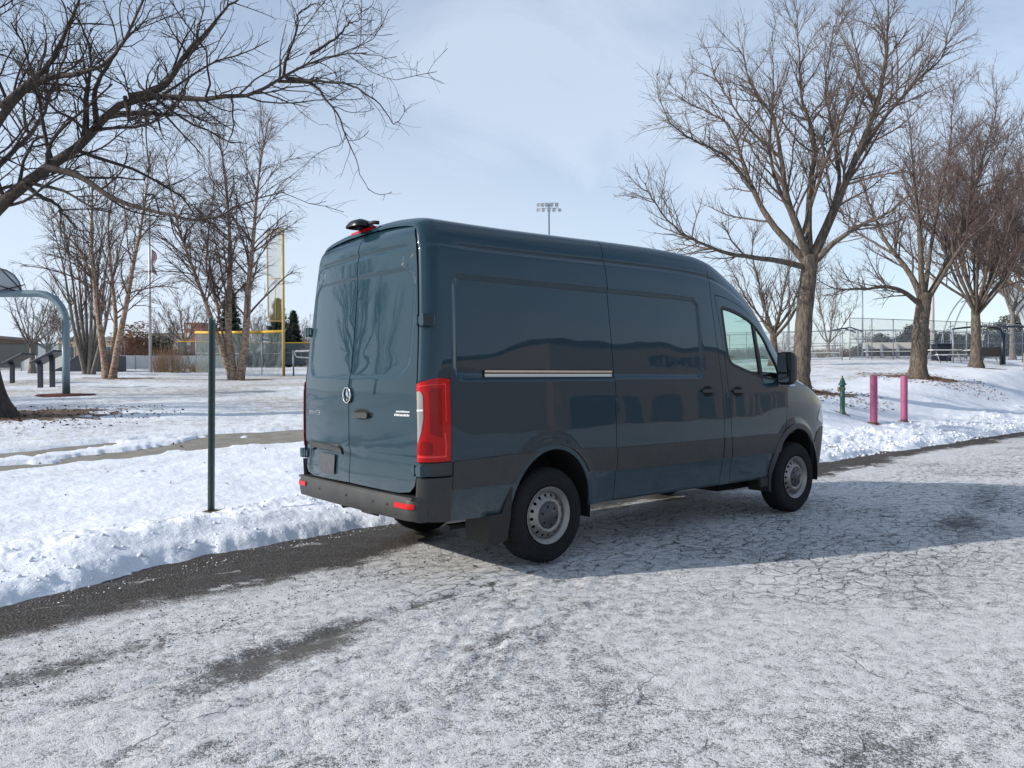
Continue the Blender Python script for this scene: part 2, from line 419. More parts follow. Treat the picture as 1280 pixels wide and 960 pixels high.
REDB = mat('red_bright_lens', (.85, .03, .03), rough=.25, coat=.3)
RED2 = mat('red_dark_lens', (.30, .001, .002), rough=.25, coat=.3, spec=.2)
CLEAR = mat('clear_lens', (.30, .29, .28), rough=.12, coat=1, metal=.3)
PLATE = mat('plate_dark', (.05, .052, .055), rough=.45, noise=(20, .5, (.10, .10, .10)))
WHITE = mat('white_mark', (.8, .8, .8), rough=.5)
SEATM = mat('seat_fabric', (.03, .03, .033), rough=.9)
LAMP = mat('headlight_lens', (.55, .57, .60), rough=.08, coat=1, metal=.5)
def glass_mat(name, tint, refl=1.0):
    if name in MATS: return MATS[name]
    m = bpy.data.materials.new(name); m.use_nodes = True; t = m.node_tree; t.nodes.clear()
    tr = N(t, 'ShaderNodeBsdfTransparent'); tr.inputs[0].default_value = (*tint, 1)
    gl = N(t, 'ShaderNodeBsdfGlossy'); gl.inputs['Roughness'].default_value = .01
    fr = N(t, 'ShaderNodeFresnel'); ge = N(t, 'ShaderNodeNewGeometry'); iv = N(t, 'ShaderNodeMapRange', inp={'To Min': 1.5, 'To Max': 1/1.5}); t.links.new(ge.outputs['Backfacing'], iv.inputs['Value']); t.links.new(iv.outputs[0], fr.inputs[0])
    mx = N(t, 'ShaderNodeMixShader'); o = N(t, 'ShaderNodeOutputMaterial')
    t.links.new(fr.outputs[0], mx.inputs[0]); t.links.new(tr.outputs[0], mx.inputs[1]); t.links.new(gl.outputs[0], mx.inputs[2]); t.links.new(mx.outputs[0], o.inputs[0])
    MATS[name] = m; return m
GLASS = glass_mat('tinted_glass', (.68, .84, .78))
WSG = glass_mat('windshield_glass', (.82, .90, .87))

van = thing('cargo_van', 'dark blue-grey high-roof cargo van parked along the snowy kerb', 'van')
SLD = rounded([(.775, .43), (.76, .9), (.755, 1.5), (.752, 2.0), (.75, 2.5), (.80, 2.765), (1.5, 2.765), (2.262, 2.735), (2.235, 2.5), (2.225, 2.3), (2.24, 1.9), (2.28, 1.5), (2.31, 1.1), (2.305, .8), (2.30, .43)],
              [.01, 0, 0, 0, 0, .05, 0, .05, 0, 0, 0, 0, 0, 0, .01])
FDR = rounded([(2.47, .43), (2.45, .78), (2.42, 1.1), (2.38, 1.42), (2.355, 1.75), (2.325, 2.09), (2.285, 2.335), (2.55, 2.365), (2.72, 2.385), (2.9, 2.385), (3.05, 2.38), (3.25, 2.31), (3.42, 2.12), (3.52, 1.85), (3.545, 1.55), (3.515, 1.4), (3.49, 1.24), (3.46, .98), (3.36, .73), (3.28, .56), (3.20, .43)],
              [.01, 0, 0, 0, 0, 0, .04, 0, 0, 0, .1, .15, .15, .1, .03, 0, 0, 0, 0, 0, .01])
WIN = rounded([(2.382, 2.235), (2.55, 2.262), (2.73, 2.28), (2.9, 2.292), (3.03, 2.29), (3.17, 2.235), (3.31, 1.98), (3.375, 1.72), (3.355, 1.475), (3.2, 1.475), (3.0, 1.51), (2.90, 1.53), (2.68, 1.58), (2.47, 1.63), (2.415, 1.70), (2.398, 1.84)],
              [.05, 0, 0, 0, .1, .1, .1, .05, .04, .03, 0, 0, .03, .06, .03, 0])
def gap(poly, g=.0035): return inset(poly, g)
# arch outlines as (s, t)
def arch(cx, a0, a1, rx=.43, rz=.51, n=26, cz=.41):
    return [(cx + rx*math.cos(R_(a)), cz + rz*math.sin(R_(a))) for a in np.linspace(a0, a1, n)]
ra = arch(0.03, 180, 4); fa = arch(3.68, 180, 0, rx=.45, rz=.51)
OUT = [(SE+.004, .79), (-.965, .79), (-.963, .45), (-.52, .44)] + ra[1:] + [(.47, .42), (3.2, .42)] + fa[2:] + [(4.14, .60), (4.30, .62), (4.67, .62)] \
      + [(4.67, TMAX), (3.74, TMAX), (3.73, 2.80), (3.60, 2.745), (2.70, 2.755), (2.36, 2.80), (2.36, TMAX), (SE+.004, TMAX)]
o = panel('body', S, OUT, PAINT, van, holes=[gap(SLD, -.0035), gap(FDR, -.0035)], res=.028, thick=.015, both=True)
# inner dark skin behind the shut lines and inside the cargo space
INN = [(SE+.02, .80), (-.95, .80), (-.95, .47), (-.5, .47)] + [(x, z+.02) for x, z in ra[1:]] + [(.50, .45), (3.15, .45)] + [(x, z+.02) for x, z in fa[2:-1]] + [(4.60, .66), (4.60, 1.40), (3.60, 1.42), (3.46, 1.62), (3.45, 1.9), (3.35, 2.15), (3.2, 2.38), (2.36, 2.6), (2.3, TMAX), (SE+.02, TMAX)]
WH = inset(WIN, -.022)
panel('inner_shell', S, INN, BLACK, van, holes=[WH], res=.08, thick=0, off=-.035, both=True)
for mir, nm in ((False, 'sliding_door'), (True, 'side_wall_panel')):
    sd_ = panel(nm, S, gap(SLD), PAINT, van, res=.025, thick=.018, mirror=mir)
    dm = panel('moulding', S, rrect(.775, 2.30, .685, .885, .008, 2), TRIM, sd_, res=.08, thick=.012, off=.010, mirror=mir)
fd = {}
for mir in (False, True):
    d = panel('front_door', S, gap(FDR), PAINT, van, holes=[WIN], res=.025, thick=.02, mirror=mir); fd[mir] = d
    panel('moulding', S, [(2.462, .685), (3.335, .685), (3.345, .70), (3.415, .885), (2.445, .885)], TRIM, d, res=.08, thick=.012, off=.010, mirror=mir)
    panel('window_frame', S, inset(WIN, -.012), RUBBER, d, holes=[inset(WIN, .022)], res=.02, thick=.02, off=.002, mirror=mir)
    panel('window_divider', S, [(2.935, 2.31), (2.99, 2.31), (3.01, 1.9), (3.03, 1.49), (2.965, 1.50), (2.955, 1.9)], RUBBER, d, res=.03, thick=.02, off=.0, mirror=mir)
    panel('window_glass', S, inset(WIN, .006), GLASS, d, res=.05, thick=0, off=-.012, mirror=mir)
# side mouldings on the body
for mir in (False, True):
    panel('moulding', S, [(-.955, .685), (-.40, .685)] + [(x, z) for x, z in arch(.03, 147, 114, rx=.475, rz=.55, n=8)] + [(-.955, .885)], TRIM, van, res=.05, thick=.012, off=.010, mirror=mir)
    panel('moulding', S, [(.768, .685), (.768, .885)] + [(x, z) for x, z in arch(.03, 66, 33, rx=.475, rz=.55, n=8)], TRIM, van, res=.05, thick=.012, off=.010, mirror=mir)
    panel('moulding', S, [(2.315, .685), (2.315, .885), (2.436, .885), (2.452, .685)], TRIM, van, res=.05, thick=.012, off=.010, mirror=mir)
    panel('wheel_arch_trim', S, arch(3.68, 180, 0, rx=.452, rz=.512, n=30) + arch(3.68, 0, 180, rx=.525, rz=.575, n=30), TRIM, van, res=.03, thick=.015, off=.012, mirror=mir)
    panel('headlight', S, rounded([(4.20, 1.05), (4.30, 1.28), (4.42, 1.36), (4.60, 1.25), (4.60, 1.0), (4.45, .97)], .04), LAMP, van, res=.02, thick=.01, off=.006, mirror=mir)
    panel('lamp_housing', S, rrect(-.977-.26, -.977, .887, 1.494, .01, 2) if False else [(-.977, .887), (-.977, 1.494), (SE+.004, 1.470), (SE+.004, .887)], BLACK, van, res=.03, thick=.01, off=.004, mirror=mir)
    tl = panel('taillight', S, rounded([(-.985, .895), (-.985, 1.485), (-1.08, 1.49), (SE+.006, 1.455), (SE+.006, .895)], [.015, .015, .01, .01, .01]), RED, van, res=.02, thick=.02, off=.010, mirror=mir)
    panel('clear_lens', S, rounded([(-1.165, 1.10), (-1.150, 1.20), (-1.150, 1.37), (-1.165, 1.40), (SE+.010, 1.40), (SE+.010, 1.02)], .008), CLEAR, tl, res=.015, thick=.004, off=.013, mirror=mir)
    panel('lens_bar', S, [(-1.150, 1.258), (-1.150, 1.27), (SE+.010, 1.27), (SE+.010, 1.258)], WHITE, tl, res=.02, thick=.002, off=.0155, mirror=mir)
    panel('dark_lens', S, rounded([(-1.055, 1.06), (-1.055, 1.42), (-1.115, 1.42), (-1.115, 1.10)], .015), RED2, tl, res=.015, thick=.003, off=.0125, mirror=mir)
    panel('light_guide', S, [(-1.02, .925), (-1.02, 1.02), (-1.035, 1.10), (-1.045, 1.10), (-1.032, 1.02), (-1.034, .938), (-1.19, .938), (-1.19, .925)], REDB, tl, res=.01, thick=.002, off=.0125, mirror=mir)
    panel('light_guide', S, [(-1.075, 1.445), (-1.03, 1.44), (-1.03, 1.18), (-1.022, 1.18), (-1.022, 1.452), (-1.18, 1.44), (-1.18, 1.43)], REDB, tl, res=.01, thick=.002, off=.0125, mirror=mir)
    panel('lower_lens', S, rounded([(-1.10, .95), (-1.10, 1.03), (-1.15, 1.05), (-1.20, 1.0), (-1.20, .95)], .01), RED2, tl, res=.015, thick=.002, off=.0122, mirror=mir)
    panel('dark_trim', S, rounded([(-.965, .79), (-.965, .885), (SE+.006, .885), (SE+.006, .79)], .004), TRIM, van, res=.03, thick=.01, off=.006, mirror=mir)
# rail of the sliding door on the side panel
dark = panel('door_rail', S, rounded([(-.90, 1.487), (.735, 1.487), (.735, 1.556), (-.90, 1.556)], .02), PAINT, van, res=.03, thick=.006, off=.004)
panel('rail_slot', S, rounded([(-.672, 1.49), (.737, 1.49), (.737, 1.552), (-.672, 1.552)], .004), BLACK, dark, res=.04, thick=.002, off=.006)
panel('metal_strip', S, [(-.655, 1.532), (.72, 1.532), (.72, 1.548), (-.655, 1.548)], ALU, dark, res=.04, thick=.006, off=.016)
panel('metal_strip', S, [(-.655, 1.497), (.72, 1.497), (.72, 1.522), (-.655, 1.522)], ALU, dark, res=.04, thick=.006, off=.011)
# windshield
wp = [(2.365, TMAX), (2.365, 2.805), (2.70, 2.76), (3.60, 2.75), (3.725, 2.805), (3.735, TMAX)]
panel('windshield', S, wp, WSG, van, res=.06, thick=0, off=-.004, both=True)
# front bumper and grille
panel('front_bumper', S, [(4.11, .40), (4.125, .60), (4.135, .74), (4.20, .86), (4.40, .93), (4.665, .93), (4.665, .36), (4.3, .34)], BUMP, van, res=.03, thick=.02, off=.006)
panel('front_bumper', S, [(4.11, .40), (4.125, .60), (4.135, .74), (4.20, .86), (4.40, .93), (4.665, .93), (4.665, .36), (4.3, .34)], BUMP, van, res=.03, thick=.02, off=.006, mirror=True)
g = MB()
for z in (.98, 1.03, 1.08, 1.13): g.box(4.655, 4.685, -.5, .5, z, z+.03)
g.box(4.64, 4.66, -.55, .55, .93, 1.19); g.build('grille', RUBBER, van, bevel=.004)
# ---- rear doors
def door_poly(sgn):
    pts = [(.004, .665), (.004, 2.0), (.004, 2.665)]
    tt = [2.77, 2.72, 2.68, 2.62, 2.5, 2.3, 2.1, 1.8, 1.5, 1.2, .9]
    top = []
    for y in (.25, .45, .62): top.append((y, float(2.665 - .045*(y/.7)**2)))
    side = []
    for t in tt[2:]:
        side.append((float(pW(t)) - .0845, float(pZ(t)) - (.025 if t > 2.6 else 0)))
    low = [(.905, .80), (.885, .72), (.83, .672), (.70, .655)]
    P = pts + top + side + low
    return [(y*sgn, z) for y, z in P]
for sgn in (-1, 1):
    dp = door_poly(sgn)
    rd = panel('rear_door', R, gap(dp, .002), PAINT, van, res=.022, thick=.02)
    if sgn < 0:
        hp = [(-.215 + .13*math.cos(t)*1.0, 1.215 + .040*math.sin(t)) for t in np.linspace(0, 2*math.pi, 20, endpoint=False)]
        hh = panel('door_handle', R, hp, BLACK, rd, res=.02, thick=.003, off=.003)
        panel('grip', R, rounded([(-.10, 1.185), (-.10, 1.225), (-.32, 1.232), (-.335, 1.21), (-.32, 1.185)], .015), BUMP, hh, res=.02, thick=.018, off=.03)
        # small two-line white decal
        d = MB(); rnd = random.Random(4)
        for row, (z0, h, y0, y1, n) in enumerate(((1.243, .014, -.675, -.835, 15), (1.216, .017, -.655, -.835, 11))):
            for i in range(n):
                y = y0 + (y1-y0)*(i+.1)/n; y2 = y0 + (y1-y0)*(i+.75)/n
                x = float(R(y, z0)[0]) - .003; hh_ = h*rnd.uniform(.75, 1)
                d.add([(x, y, z0), (x, y2, z0), (x, y2-.006, z0+hh_), (x, y-.006, z0+hh_)], [(0, 1, 2, 3)])
        d.build('white_decal', WHITE, rd, recalc=False)
    else:
        panel('number_plate', R, rounded([(.275, .705), (.275, .865), (.58, .865), (.58, .705)], .008), PLATE, rd, res=.05, thick=.008, off=.018)
        panel('garnish', R, rounded([(.135, .872), (.175, .945), (.78, .955), (.79, .868), (.70, .90), (.20, .90)], [.02, .03, .03, .01, .01, .01]), BUMP, rd, res=.03, thick=.02, off=.022)
def text_part(body, size, M, m, parent, name, ext=.0008, bold=0.0):
    c = bpy.data.curves.new(name, 'FONT'); c.body = body; c.size = size; c.extrude = ext; c.offset = bold; c.align_x = 'CENTER'; c.align_y = 'CENTER'
    t = bpy.data.objects.new(name, c); me = bpy.data.meshes.new_from_object(t); me.name = name; bpy.data.objects.remove(t)
    me.transform(M); return link(name, me, parent, m)
# wordmark on the left rear door, read from behind: local x -> -y, local y -> z
def rearM(y, z, off): 
    x = float(R(y, z)[0]) - off
    return Matrix(((0, 0, -1, x), (-1, 0, 0, y), (0, 1, 0, z), (0, 0, 0, 1)))
text_part('SPRINTER', .052, rearM(.655, 1.20, .006), CHROME, van, 'wordmark', .002)
# star badge
bd = MB(); ring = [(.058*math.cos(a), .058*math.sin(a)) for a in np.linspace(0, 2*math.pi, 40, endpoint=False)]
Mb = rearM(0, 1.36, .012)
bd.tube([Mb @ Vector((.060*math.cos(a), .060*math.sin(a), .006)) for a in np.linspace(0, 2*math.pi, 41)], .006, 8, cap=False)
for a in (90, 210, 330):
    c, s_ = math.cos(R_(a)), math.sin(R_(a))
    bd.add([Mb @ Vector(p) for p in ((0.013*math.cos(R_(a+60)), .013*math.sin(R_(a+60)), .002), (.013*math.cos(R_(a-60)), .013*math.sin(R_(a-60)), .002), (.058*c, .058*s_, .006), (0, 0, .014))], [(0, 2, 3), (1, 3, 2), (0, 3, 1)])
bdo = bd.build('badge', CHROME, van)
MB().lathe([(0, .001), (.056, .001), (.064, -.004), (.064, -.012)], 32, Mb).build('badge_disc', mat('badge_black', (.01, .01, .012), rough=.15, coat=1), bdo)
# rear bumper
def bumpS(a, z, off=0.0):
    """a: -1..1 across the back; z height"""
    a = np.asarray(a, float); z = np.asarray(z, float)
    ang = np.clip((np.abs(a) - .84)/.16, 0, 1)*np.pi/2
    bul = .045*np.cos(np.clip((z - .56)/.11, -1.3, 1.3)*1.0)
    wy = .86 + .105*np.sin(ang)
    x = -1.235 - bul - off*np.cos(ang) + .12*(1 - np.cos(ang)) - .02*(1 - (np.clip(np.abs(a), 0, .84)/.84)**2)
    y = np.sign(a)*np.where(np.abs(a) < .84, np.abs(a)/.84*.86, wy + off*np.sin(ang))
    return np.stack([x, y, z + 0*a], -1)
bumpS.flip = False
_n = np.cross(bumpS(.11, .5)-bumpS(.1, .5), bumpS(.1, .51)-bumpS(.1, .5)); bumpS.flip = bool(_n[0] > 0)
bp_ = panel('rear_bumper', bumpS, [(-1, .478), (1, .478), (1, .64), (-1, .64)], BUMP, van, res=.03, thick=.03)
st = MB(); st.box(-1.27, -1.10, -.93, .93, .628, .645); st.box(-1.20, -1.0, -.93, .93, .46, .63); st.build('step', BUMP, bp_, bevel=.006)
for mir in (False, True):
    panel('bumper_corner', S, rounded([(-.968, .452), (-.968, .78), (SE+.02, .78), (SE-.0+.02, .66), (SE+.02, .476)], [.02, .005, .01, .03, .02]), BUMP, bp_, res=.025, thick=.03, off=.022, mirror=mir)
for (a0, a1) in ((-.92, -.72), (.72, .92)):
    panel('reflector', bumpS, rounded([(a0, .565), (a1, .565), (a1, .602), (a0, .602)], .01), RED, bp_, res=.02, thick=.006, off=.010)
for a_ in (-.42, -.02, .45, -.62):
    M_ = Matrix.Translation(Vector(bumpS(a_, .575, .003))) @ Matrix.Rotation(R_(-90), 4, 'Y')
    MB().lathe([(0, .002), (.010, .002), (.012, 0)], 14, M_).build('parking_sensor', RUBBER, bp_)
# hinges
def hinge(y, z, sgn, lz=.05):
    h = MB(); t = z
    p0 = R(np.array(y), np.array(z)); x0 = float(p0[0]); 
    h.box(x0-.022, x0+.01, y-.05*sgn*0-.045, y+.045, z-lz*.55, z+lz*.55)
    h.box(x0-.03, x0-.01, y-.012, y+.012, z-lz*.8, z+lz*.8)
    yo = sgn*.035
    h.box(x0-.028, x0+.075, min(y+yo, y+yo*2.6), max(y+yo, y+yo*2.6), z-lz*.85, z+lz*.85)
    h.build('hinge', MATS['van_paint'], van, bevel=.006)
for z, yy in ((1.905, .885), (.835, .895)):
    for sgn in (-1, 1): hinge(sgn*yy, z, sgn)
# centre high brake light and camera
bl = MB()
for i in range(12):
    y0 = .31 - .38*i/12; y1 = .31 - .38*(i+1)/12
    zz = lambda y: 2.716 - .02*(y/.5)**2
    xx = lambda y: float(R(np.array(y), np.array(2.66))[0]) - .012
    a, b = (xx(y0), y0), (xx(y1), y1)
    bl.add([(a[0], a[1], zz(y0)-.038), (b[0], b[1], zz(y1)-.038), (b[0]+.008, b[1], zz(y1)), (a[0]+.008, a[1], zz(y0)), (a[0]+.08, a[1], zz(y0)+.006), (b[0]+.08, b[1], zz(y1)+.006)], [(0, 1, 2, 3), (3, 2, 5, 4)])
bl.build('brake_light', RED, van)
cb = MB()
for i, (x, w, h) in enumerate(((-1.19, .02, .012), (-1.175, .10, .042), (-1.13, .15, .062), (-1.07, .15, .055), (-1.0, .11, .03), (-.96, .05, .004))):
    pass
prof = ((-1.205, .07, .024), (-1.18, .105, .052), (-1.13, .12, .070), (-1.07, .11, .062), (-1.01, .07, .03), (-.98, .03, .01))
vs = []; n = 12
for (x, w, h) in prof:
    for k in range(n):
        t = math.pi*k/(n-1); vs.append((x, .07 + w*math.cos(t), 2.715 + h*(math.sin(t)**.7)))
fs = [(i*n+k, i*n+k+1, (i+1)*n+k+1, (i+1)*n+k) for i in range(len(prof)-1) for k in range(n-1)] + [tuple(range(n)), tuple(range(5*n, 6*n))[::-1]]
cmo = MB().add(vs, fs, True).build('camera_pod', mat('pod_black', (.005, .005, .006), rough=.35), van)
MB().tube([(-1.10, -.03, 2.735), (-1.07, -.08, 2.742), (-1.04, -.11, 2.738)], .016, 8).build('cable', RUBBER, cmo)
# side door handles
for (s0, t0, par) in ((2.045, 1.355, sd_), (2.545, 1.345, None)):
    for mir in ((False,) if s0 < 2.3 else (False, True)):
        pr = van if s0 < 2.3 else fd[mir]
        hp = [(s0 + .085*math.cos(t), t0 + .052*math.sin(t)) for t in np.linspace(0, 2*math.pi, 24, endpoint=False)]
        h = panel('door_handle', S, hp, BLACK, pr, res=.02, thick=.002, off=.003, mirror=mir)
        panel('grip', S, rounded([(s0-.10, t0-.012), (s0-.10, t0+.018), (s0+.09, t0+.022), (s0+.105, t0+.005), (s0+.09, t0-.018)], .012), PAINT, h, res=.02, thick=.018, off=.022, mirror=mir)
# mirrors
for sgn in (-1, 1):
    A = Vector((3.33, sgn*1.02, 1.60))
    mbm = MB(); pr = []
    n = 20; vs = []
    for (dx, sc) in ((-.045, .93), (-.03, 1.0), (.03, 1.0), (.09, .86), (.125, .55)):
        for (yy, zz) in rrect(-.085, .085, -.19, .155, [.06, .05, .04, .05], 4):
            vs.append((A.x + dx, A.y + sgn*.04 + (yy*sc*1.0), A.z + zz*sc))
    m_ = len(rrect(-.085, .085, -.19, .155, .05, 4))
    fs = [(i*m_+k, i*m_+(k+1) % m_, (i+1)*m_+(k+1) % m_, (i+1)*m_+k) for i in range(4) for k in range(m_)] + [tuple(range(4*m_, 5*m_))]
    mo = MB().add(vs, fs, True).build('wing_mirror', RUBBER, van)
    gl = rrect(-.072, .072, -.06, .14, .04, 4)
    MB().add([(A.x-.052, A.y+sgn*.04+y, A.z+z) for y, z in gl], [tuple(range(len(gl)))]).build('mirror_glass', mat('mirror_glass', (.55, .62, .66), rough=.03, metal=1), mo, recalc=False)
    gl = rrect(-.066, .066, -.165, -.08, .03, 4)
    MB().add([(A.x-.053, A.y+sgn*.04+y, A.z+z) for y, z in gl], [tuple(range(len(gl)))]).build('blind_spot_glass', MATS['mirror_glass'], mo, recalc=False)
    bk = MB().box(A.x-.045, A.x-.03, A.y+sgn*.04-.078, A.y+sgn*.04+.078, A.z-.175, A.z+.148).build('backplate', RUBBER, mo)
    MB().box(A.x-.02, A.x+.09, A.y+sgn*.02-.08, A.y+sgn*.02+.08, A.z-.215, A.z-.19).build('turn_lamp', LAMP, mo, bevel=.012)
    MB().tube([(A.x+.03, A.y-sgn*.03, A.z-.12), (A.x+.06, A.y-sgn*.11, A.z-.16)], .035, 10).build('arm', RUBBER, mo)
# mud flaps
for sgn in (-1, 1):
    f_ = MB(); f_.prism([(-.62, .46), (-.50, .46), (-.40, .70), (-.385, .68), (-.415, .42), (-.45, .25), (-.60, .225), (-.64, .26)], .0, .02, Matrix(((1, 0, 0, 0), (0, 0, 1, sgn*.985 - .01), (0, 1, 0, 0), (0, 0, 0, 1))))
    f_.box(-.62, -.60, sgn*.83-.15, sgn*.83+.15, .23, .46); f_.build('mud_flap', RUBBER, van, bevel=.006)
    MB().box(3.16, 3.20, sgn*.83-.13, sgn*.83+.13, .27, .52).box(3.02, 3.20, sgn*.93-.02, sgn*.93+.02, .33, .42).build('mud_flap', RUBBER, van, bevel=.006)
# underbody
u = MB(); u.box(-1.15, 4.45, -.60, .60, .44, .52); u.box(.5, 3.1, -.90, .90, .42, .50); u.box(-1.05, -.62, -.9, .9, .50, .56)
for sg in (-1, 1): u.box(-1.1, 4.3, sg*.45-.04, sg*.45+.04, .42, .50)
u.box(1.0, 2.2, -.1, .3, .30, .44); u.tube([(-1.12, .38, .43), (-.4, .40, .45), (.4, .42, .40), (2.6, .3, .36)], .032, 10)
u.box(2.9, 4.2, -.5, .5, .25, .44)
u.build('underbody', BLACK, van)
ax = MB(); ax.tube([(0, -.80, .385), (0, .80, .385)], .055, 12); ax.lathe([(.0, -.12), (.12, -.1), (.16, 0), (.12, .1), (0, .12)], 16, Matrix.Translation((0, 0, .36)) @ Matrix.Rotation(R_(90), 4, 'Y'))
for sg in (-1, 1): ax.box(-.7, .7, sg*.55-.035, sg*.55+.035, .30, .335); ax.tube([(.05, sg*.6, .3), (.25, sg*.5, .62)], .035, 8)
ax.build('rear_axle', RUBBER, van)
MB().box(3.6, 3.74, -.8, .8, .26, .36).build('front_axle', RUBBER, van)
for cx in (0.02, 3.68):
    for sg in (-1, 1):
        w = MB(); a_ = arch(cx, 190, -10, rx=.455, rz=.535, n=24); vs = [(x, sg*y, z) for (x, z) in a_ for y in (.965, .58)]
        n = len(a_); w.add(vs, [(2*i, 2*i+1, 2*i+3, 2*i+2) for i in range(n-1)], True)
        w.add([(x, sg*.58, z) for (x, z) in a_], [tuple(range(n))])
        w.build('wheel_housing', BLACK, van, recalc=False)
# cab interior
ci = MB(); ci.box(2.20, 2.23, -.88, .88, .5, 2.1).box(2.20, 2.23, -.78, .78, 2.1, 2.52); ci.build('partition', mat('partition_grey', (.10, .10, .10), rough=.8), van)
MB().box(2.3, 4.1, -.9, .9, .52, .56).build('cab_floor', BLACK, van)
for yy in (-.48, .48):
    s_ = MB(); s_.box(2.55, 3.05, yy-.25, yy+.25, .8, .95); s_.box(2.45, 2.60, yy-.24, yy+.24, .92, 1.50); s_.box(2.45, 2.56, yy-.13, yy+.13, 1.53, 1.74); s_.box(2.6, 3.0, yy-.2, yy+.2, .55, .8)
    s_.build('seat', SEATM, van, bevel=.04)
MB().box(3.30, 3.85, -.88, .88, .85, 1.33).box(3.35, 3.8, -.2, .2, .8, 1.42).build('dashboard', SEATM, van, bevel=.05)
sw = MB(); Ms = Matrix.Translation((3.18, .45, 1.30)) @ Matrix.Rotation(R_(-62), 4, 'Y')
sw.tube([Ms @ Vector((.2*math.cos(a), .2*math.sin(a), 0)) for a in np.linspace(0, 2*math.pi, 33)], .016, 8, cap=False); sw.tube([Ms @ Vector((0, -.19, 0)), Ms @ Vector((0, .19, 0))], .02, 6); sw.tube([Ms @ Vector((0, 0, 0)), Ms @ Vector((0, 0, -.25))], .035, 8)
sw.build('steering_wheel', RUBBER, van)
# ---- wheels
def wheel(x, sgn):
    """axis along y; outer face towards sgn*y"""
    w = bpy.data.objects.new('wheel', None); COL.objects.link(w); w.parent = van; w.location = (x, sgn*.965, .385)
    w.rotation_euler = (0, R_(17 if x < 1 else 48), 0 if sgn < 0 else math.pi)
    # local: outer face towards -y.  lathe about z then rotate: z(h) -> -y
    Mx = Matrix(((1, 0, 0, 0), (0, 0, -1, 0), (0, 1, 0, 0), (0, 0, 0, 1)))
    n = 96; prof = [(.232, -.215), (.262, -.235), (.33, -.24), (.367, -.215), (.382, -.19)]
    for i, h in enumerate(np.linspace(-.19, -.03, 33)): prof.append((.3845 - (.010 if i % 8 in (3, 4) else 0) - .004*(abs(h+.11)/.08)**2, h))
    prof += [(.3835, -.028), (.372, -.010), (.352, .006), (.345, .010), (.34, .009), (.31, .014), (.27, .010), (.262, .013), (.255, .009), (.238, .0), (.230, -.006), (.228, -.012)]
    vs = []; fs = []; rnd = random.Random(1)
    for pi_, (r, h) in enumerate(prof):
        for k in range(n*2):
            t = 2*math.pi*k/(n*2); rr_ = r
            if r > .364:
                ph = (k + (2 if h < -.11 else 0)) % 4
                if ph == 0 and (h > -.06 or h < -.16 or (pi_ % 8 in (0, 1, 6, 7))): rr_ = r - .007
            vs.append(Mx @ Vector((rr_*math.cos(t), rr_*math.sin(t), h)))
    N2 = n*2
    for i in range(len(prof)-1):
        for k in range(N2): fs.append((i*N2+k, i*N2+(k+1) % N2, (i+1)*N2+(k+1) % N2, (i+1)*N2+k))
    MB().add(vs, fs, False).build('tyre', TYRE, w)
    rim = MB(); rim.lathe([(.212, -.21), (.205, -.10), (.190, -.085), (.188, -.03), (.200, -.012), (.222, -.006), (.229, .002), (.231, .006), (.228, .009), (.224, .006), (.218, -.001), (.206, -.008), (.196, -.022), (.190, -.045)], 64, Mx)
    ro = rim.build('rim', STEEL, w)
    def disc(a, b, off=0.0):
        a = np.asarray(a, float); b = np.asarray(b, float); r = np.hypot(a, b)
        d = np.interp(r, [0, .10, .108, .122, .135, .150, .178, .192], [-.012, -.012, .004, .012, .008, -.012, -.030, -.045]) + off
        return np.stack([a, -d, b], -1)
    disc.flip = False; _n = np.cross(disc(.11, 0)-disc(.1, 0), disc(.1, .01)-disc(.1, 0)); disc.flip = bool(_n[1] > 0)
    circ = lambda cx, cy, r, m: [(cx + r*math.cos(t), cy + r*math.sin(t)) for t in np.linspace(0, 2*math.pi, m, endpoint=False)]
    holes = [circ(.163*math.cos(a), .163*math.sin(a), .0135, 14) for a in np.linspace(0, 2*math.pi, 16, endpoint=False)] + [circ(0, 0, .098, 48)]
    panel('disc', disc, circ(0, 0, .1915, 96), STEEL, w, holes=holes, res=.012, thick=.008, edge=.006)
    MB().lathe([(.20, -.08), (0, -.08)], 32, Mx).lathe([(.19, -.05), (.19, -.1)], 32, Mx).build('brake_disc', BLACK, w, recalc=False)
    capm = mat('hub_cap_plastic', (.05, .052, .055), rough=.45)
    hub = MB(); hub.lathe([(.108, -.010), (.104, .004), (.085, .010), (.045, .014), (.040, .020), (.030, .024), (0, .025)], 48, Mx)
    ho = hub.build('hub_cap', capm, w)
    for a in np.linspace(0, 2*math.pi, 6, endpoint=False):
        Ml = Mx @ Matrix.Translation((.075*math.cos(a), .075*math.sin(a), .012)); MB().lathe([(0, .0015), (.011, .0015), (.012, -.004)], 12, Ml).build('lug_recess', BLACK, ho, recalc=False)
    sg_ = MB(); sg_.tube([Mx @ Vector((.026*math.cos(a), .026*math.sin(a), .0245)) for a in np.linspace(0, 2*math.pi, 25)], .0018, 6, cap=False)
    for a in (90, 210, 330): sg_.tube([Mx @ Vector((0, 0, .026)), Mx @ Vector((.025*math.cos(R_(a)), .025*math.sin(R_(a)), .0245))], [.003, .001], 4)
    sg_.build('hub_badge', mat('hub_badge', (.12, .12, .125), rough=.3, metal=.6), ho)
for x in (0, 3.665):
    for sgn in (-1, 1): wheel(x, sgn)
def _hash(ix, iy, seed):
    h = (ix.astype(np.int64)*374761393 + iy.astype(np.int64)*668265263 + seed*1442695041) & 0xffffffff
    h = ((h ^ (h >> 13))*1274126177) & 0xffffffff
    h = (h ^ (h >> 16)) & 0xffffffff
    return h/4294967295.0
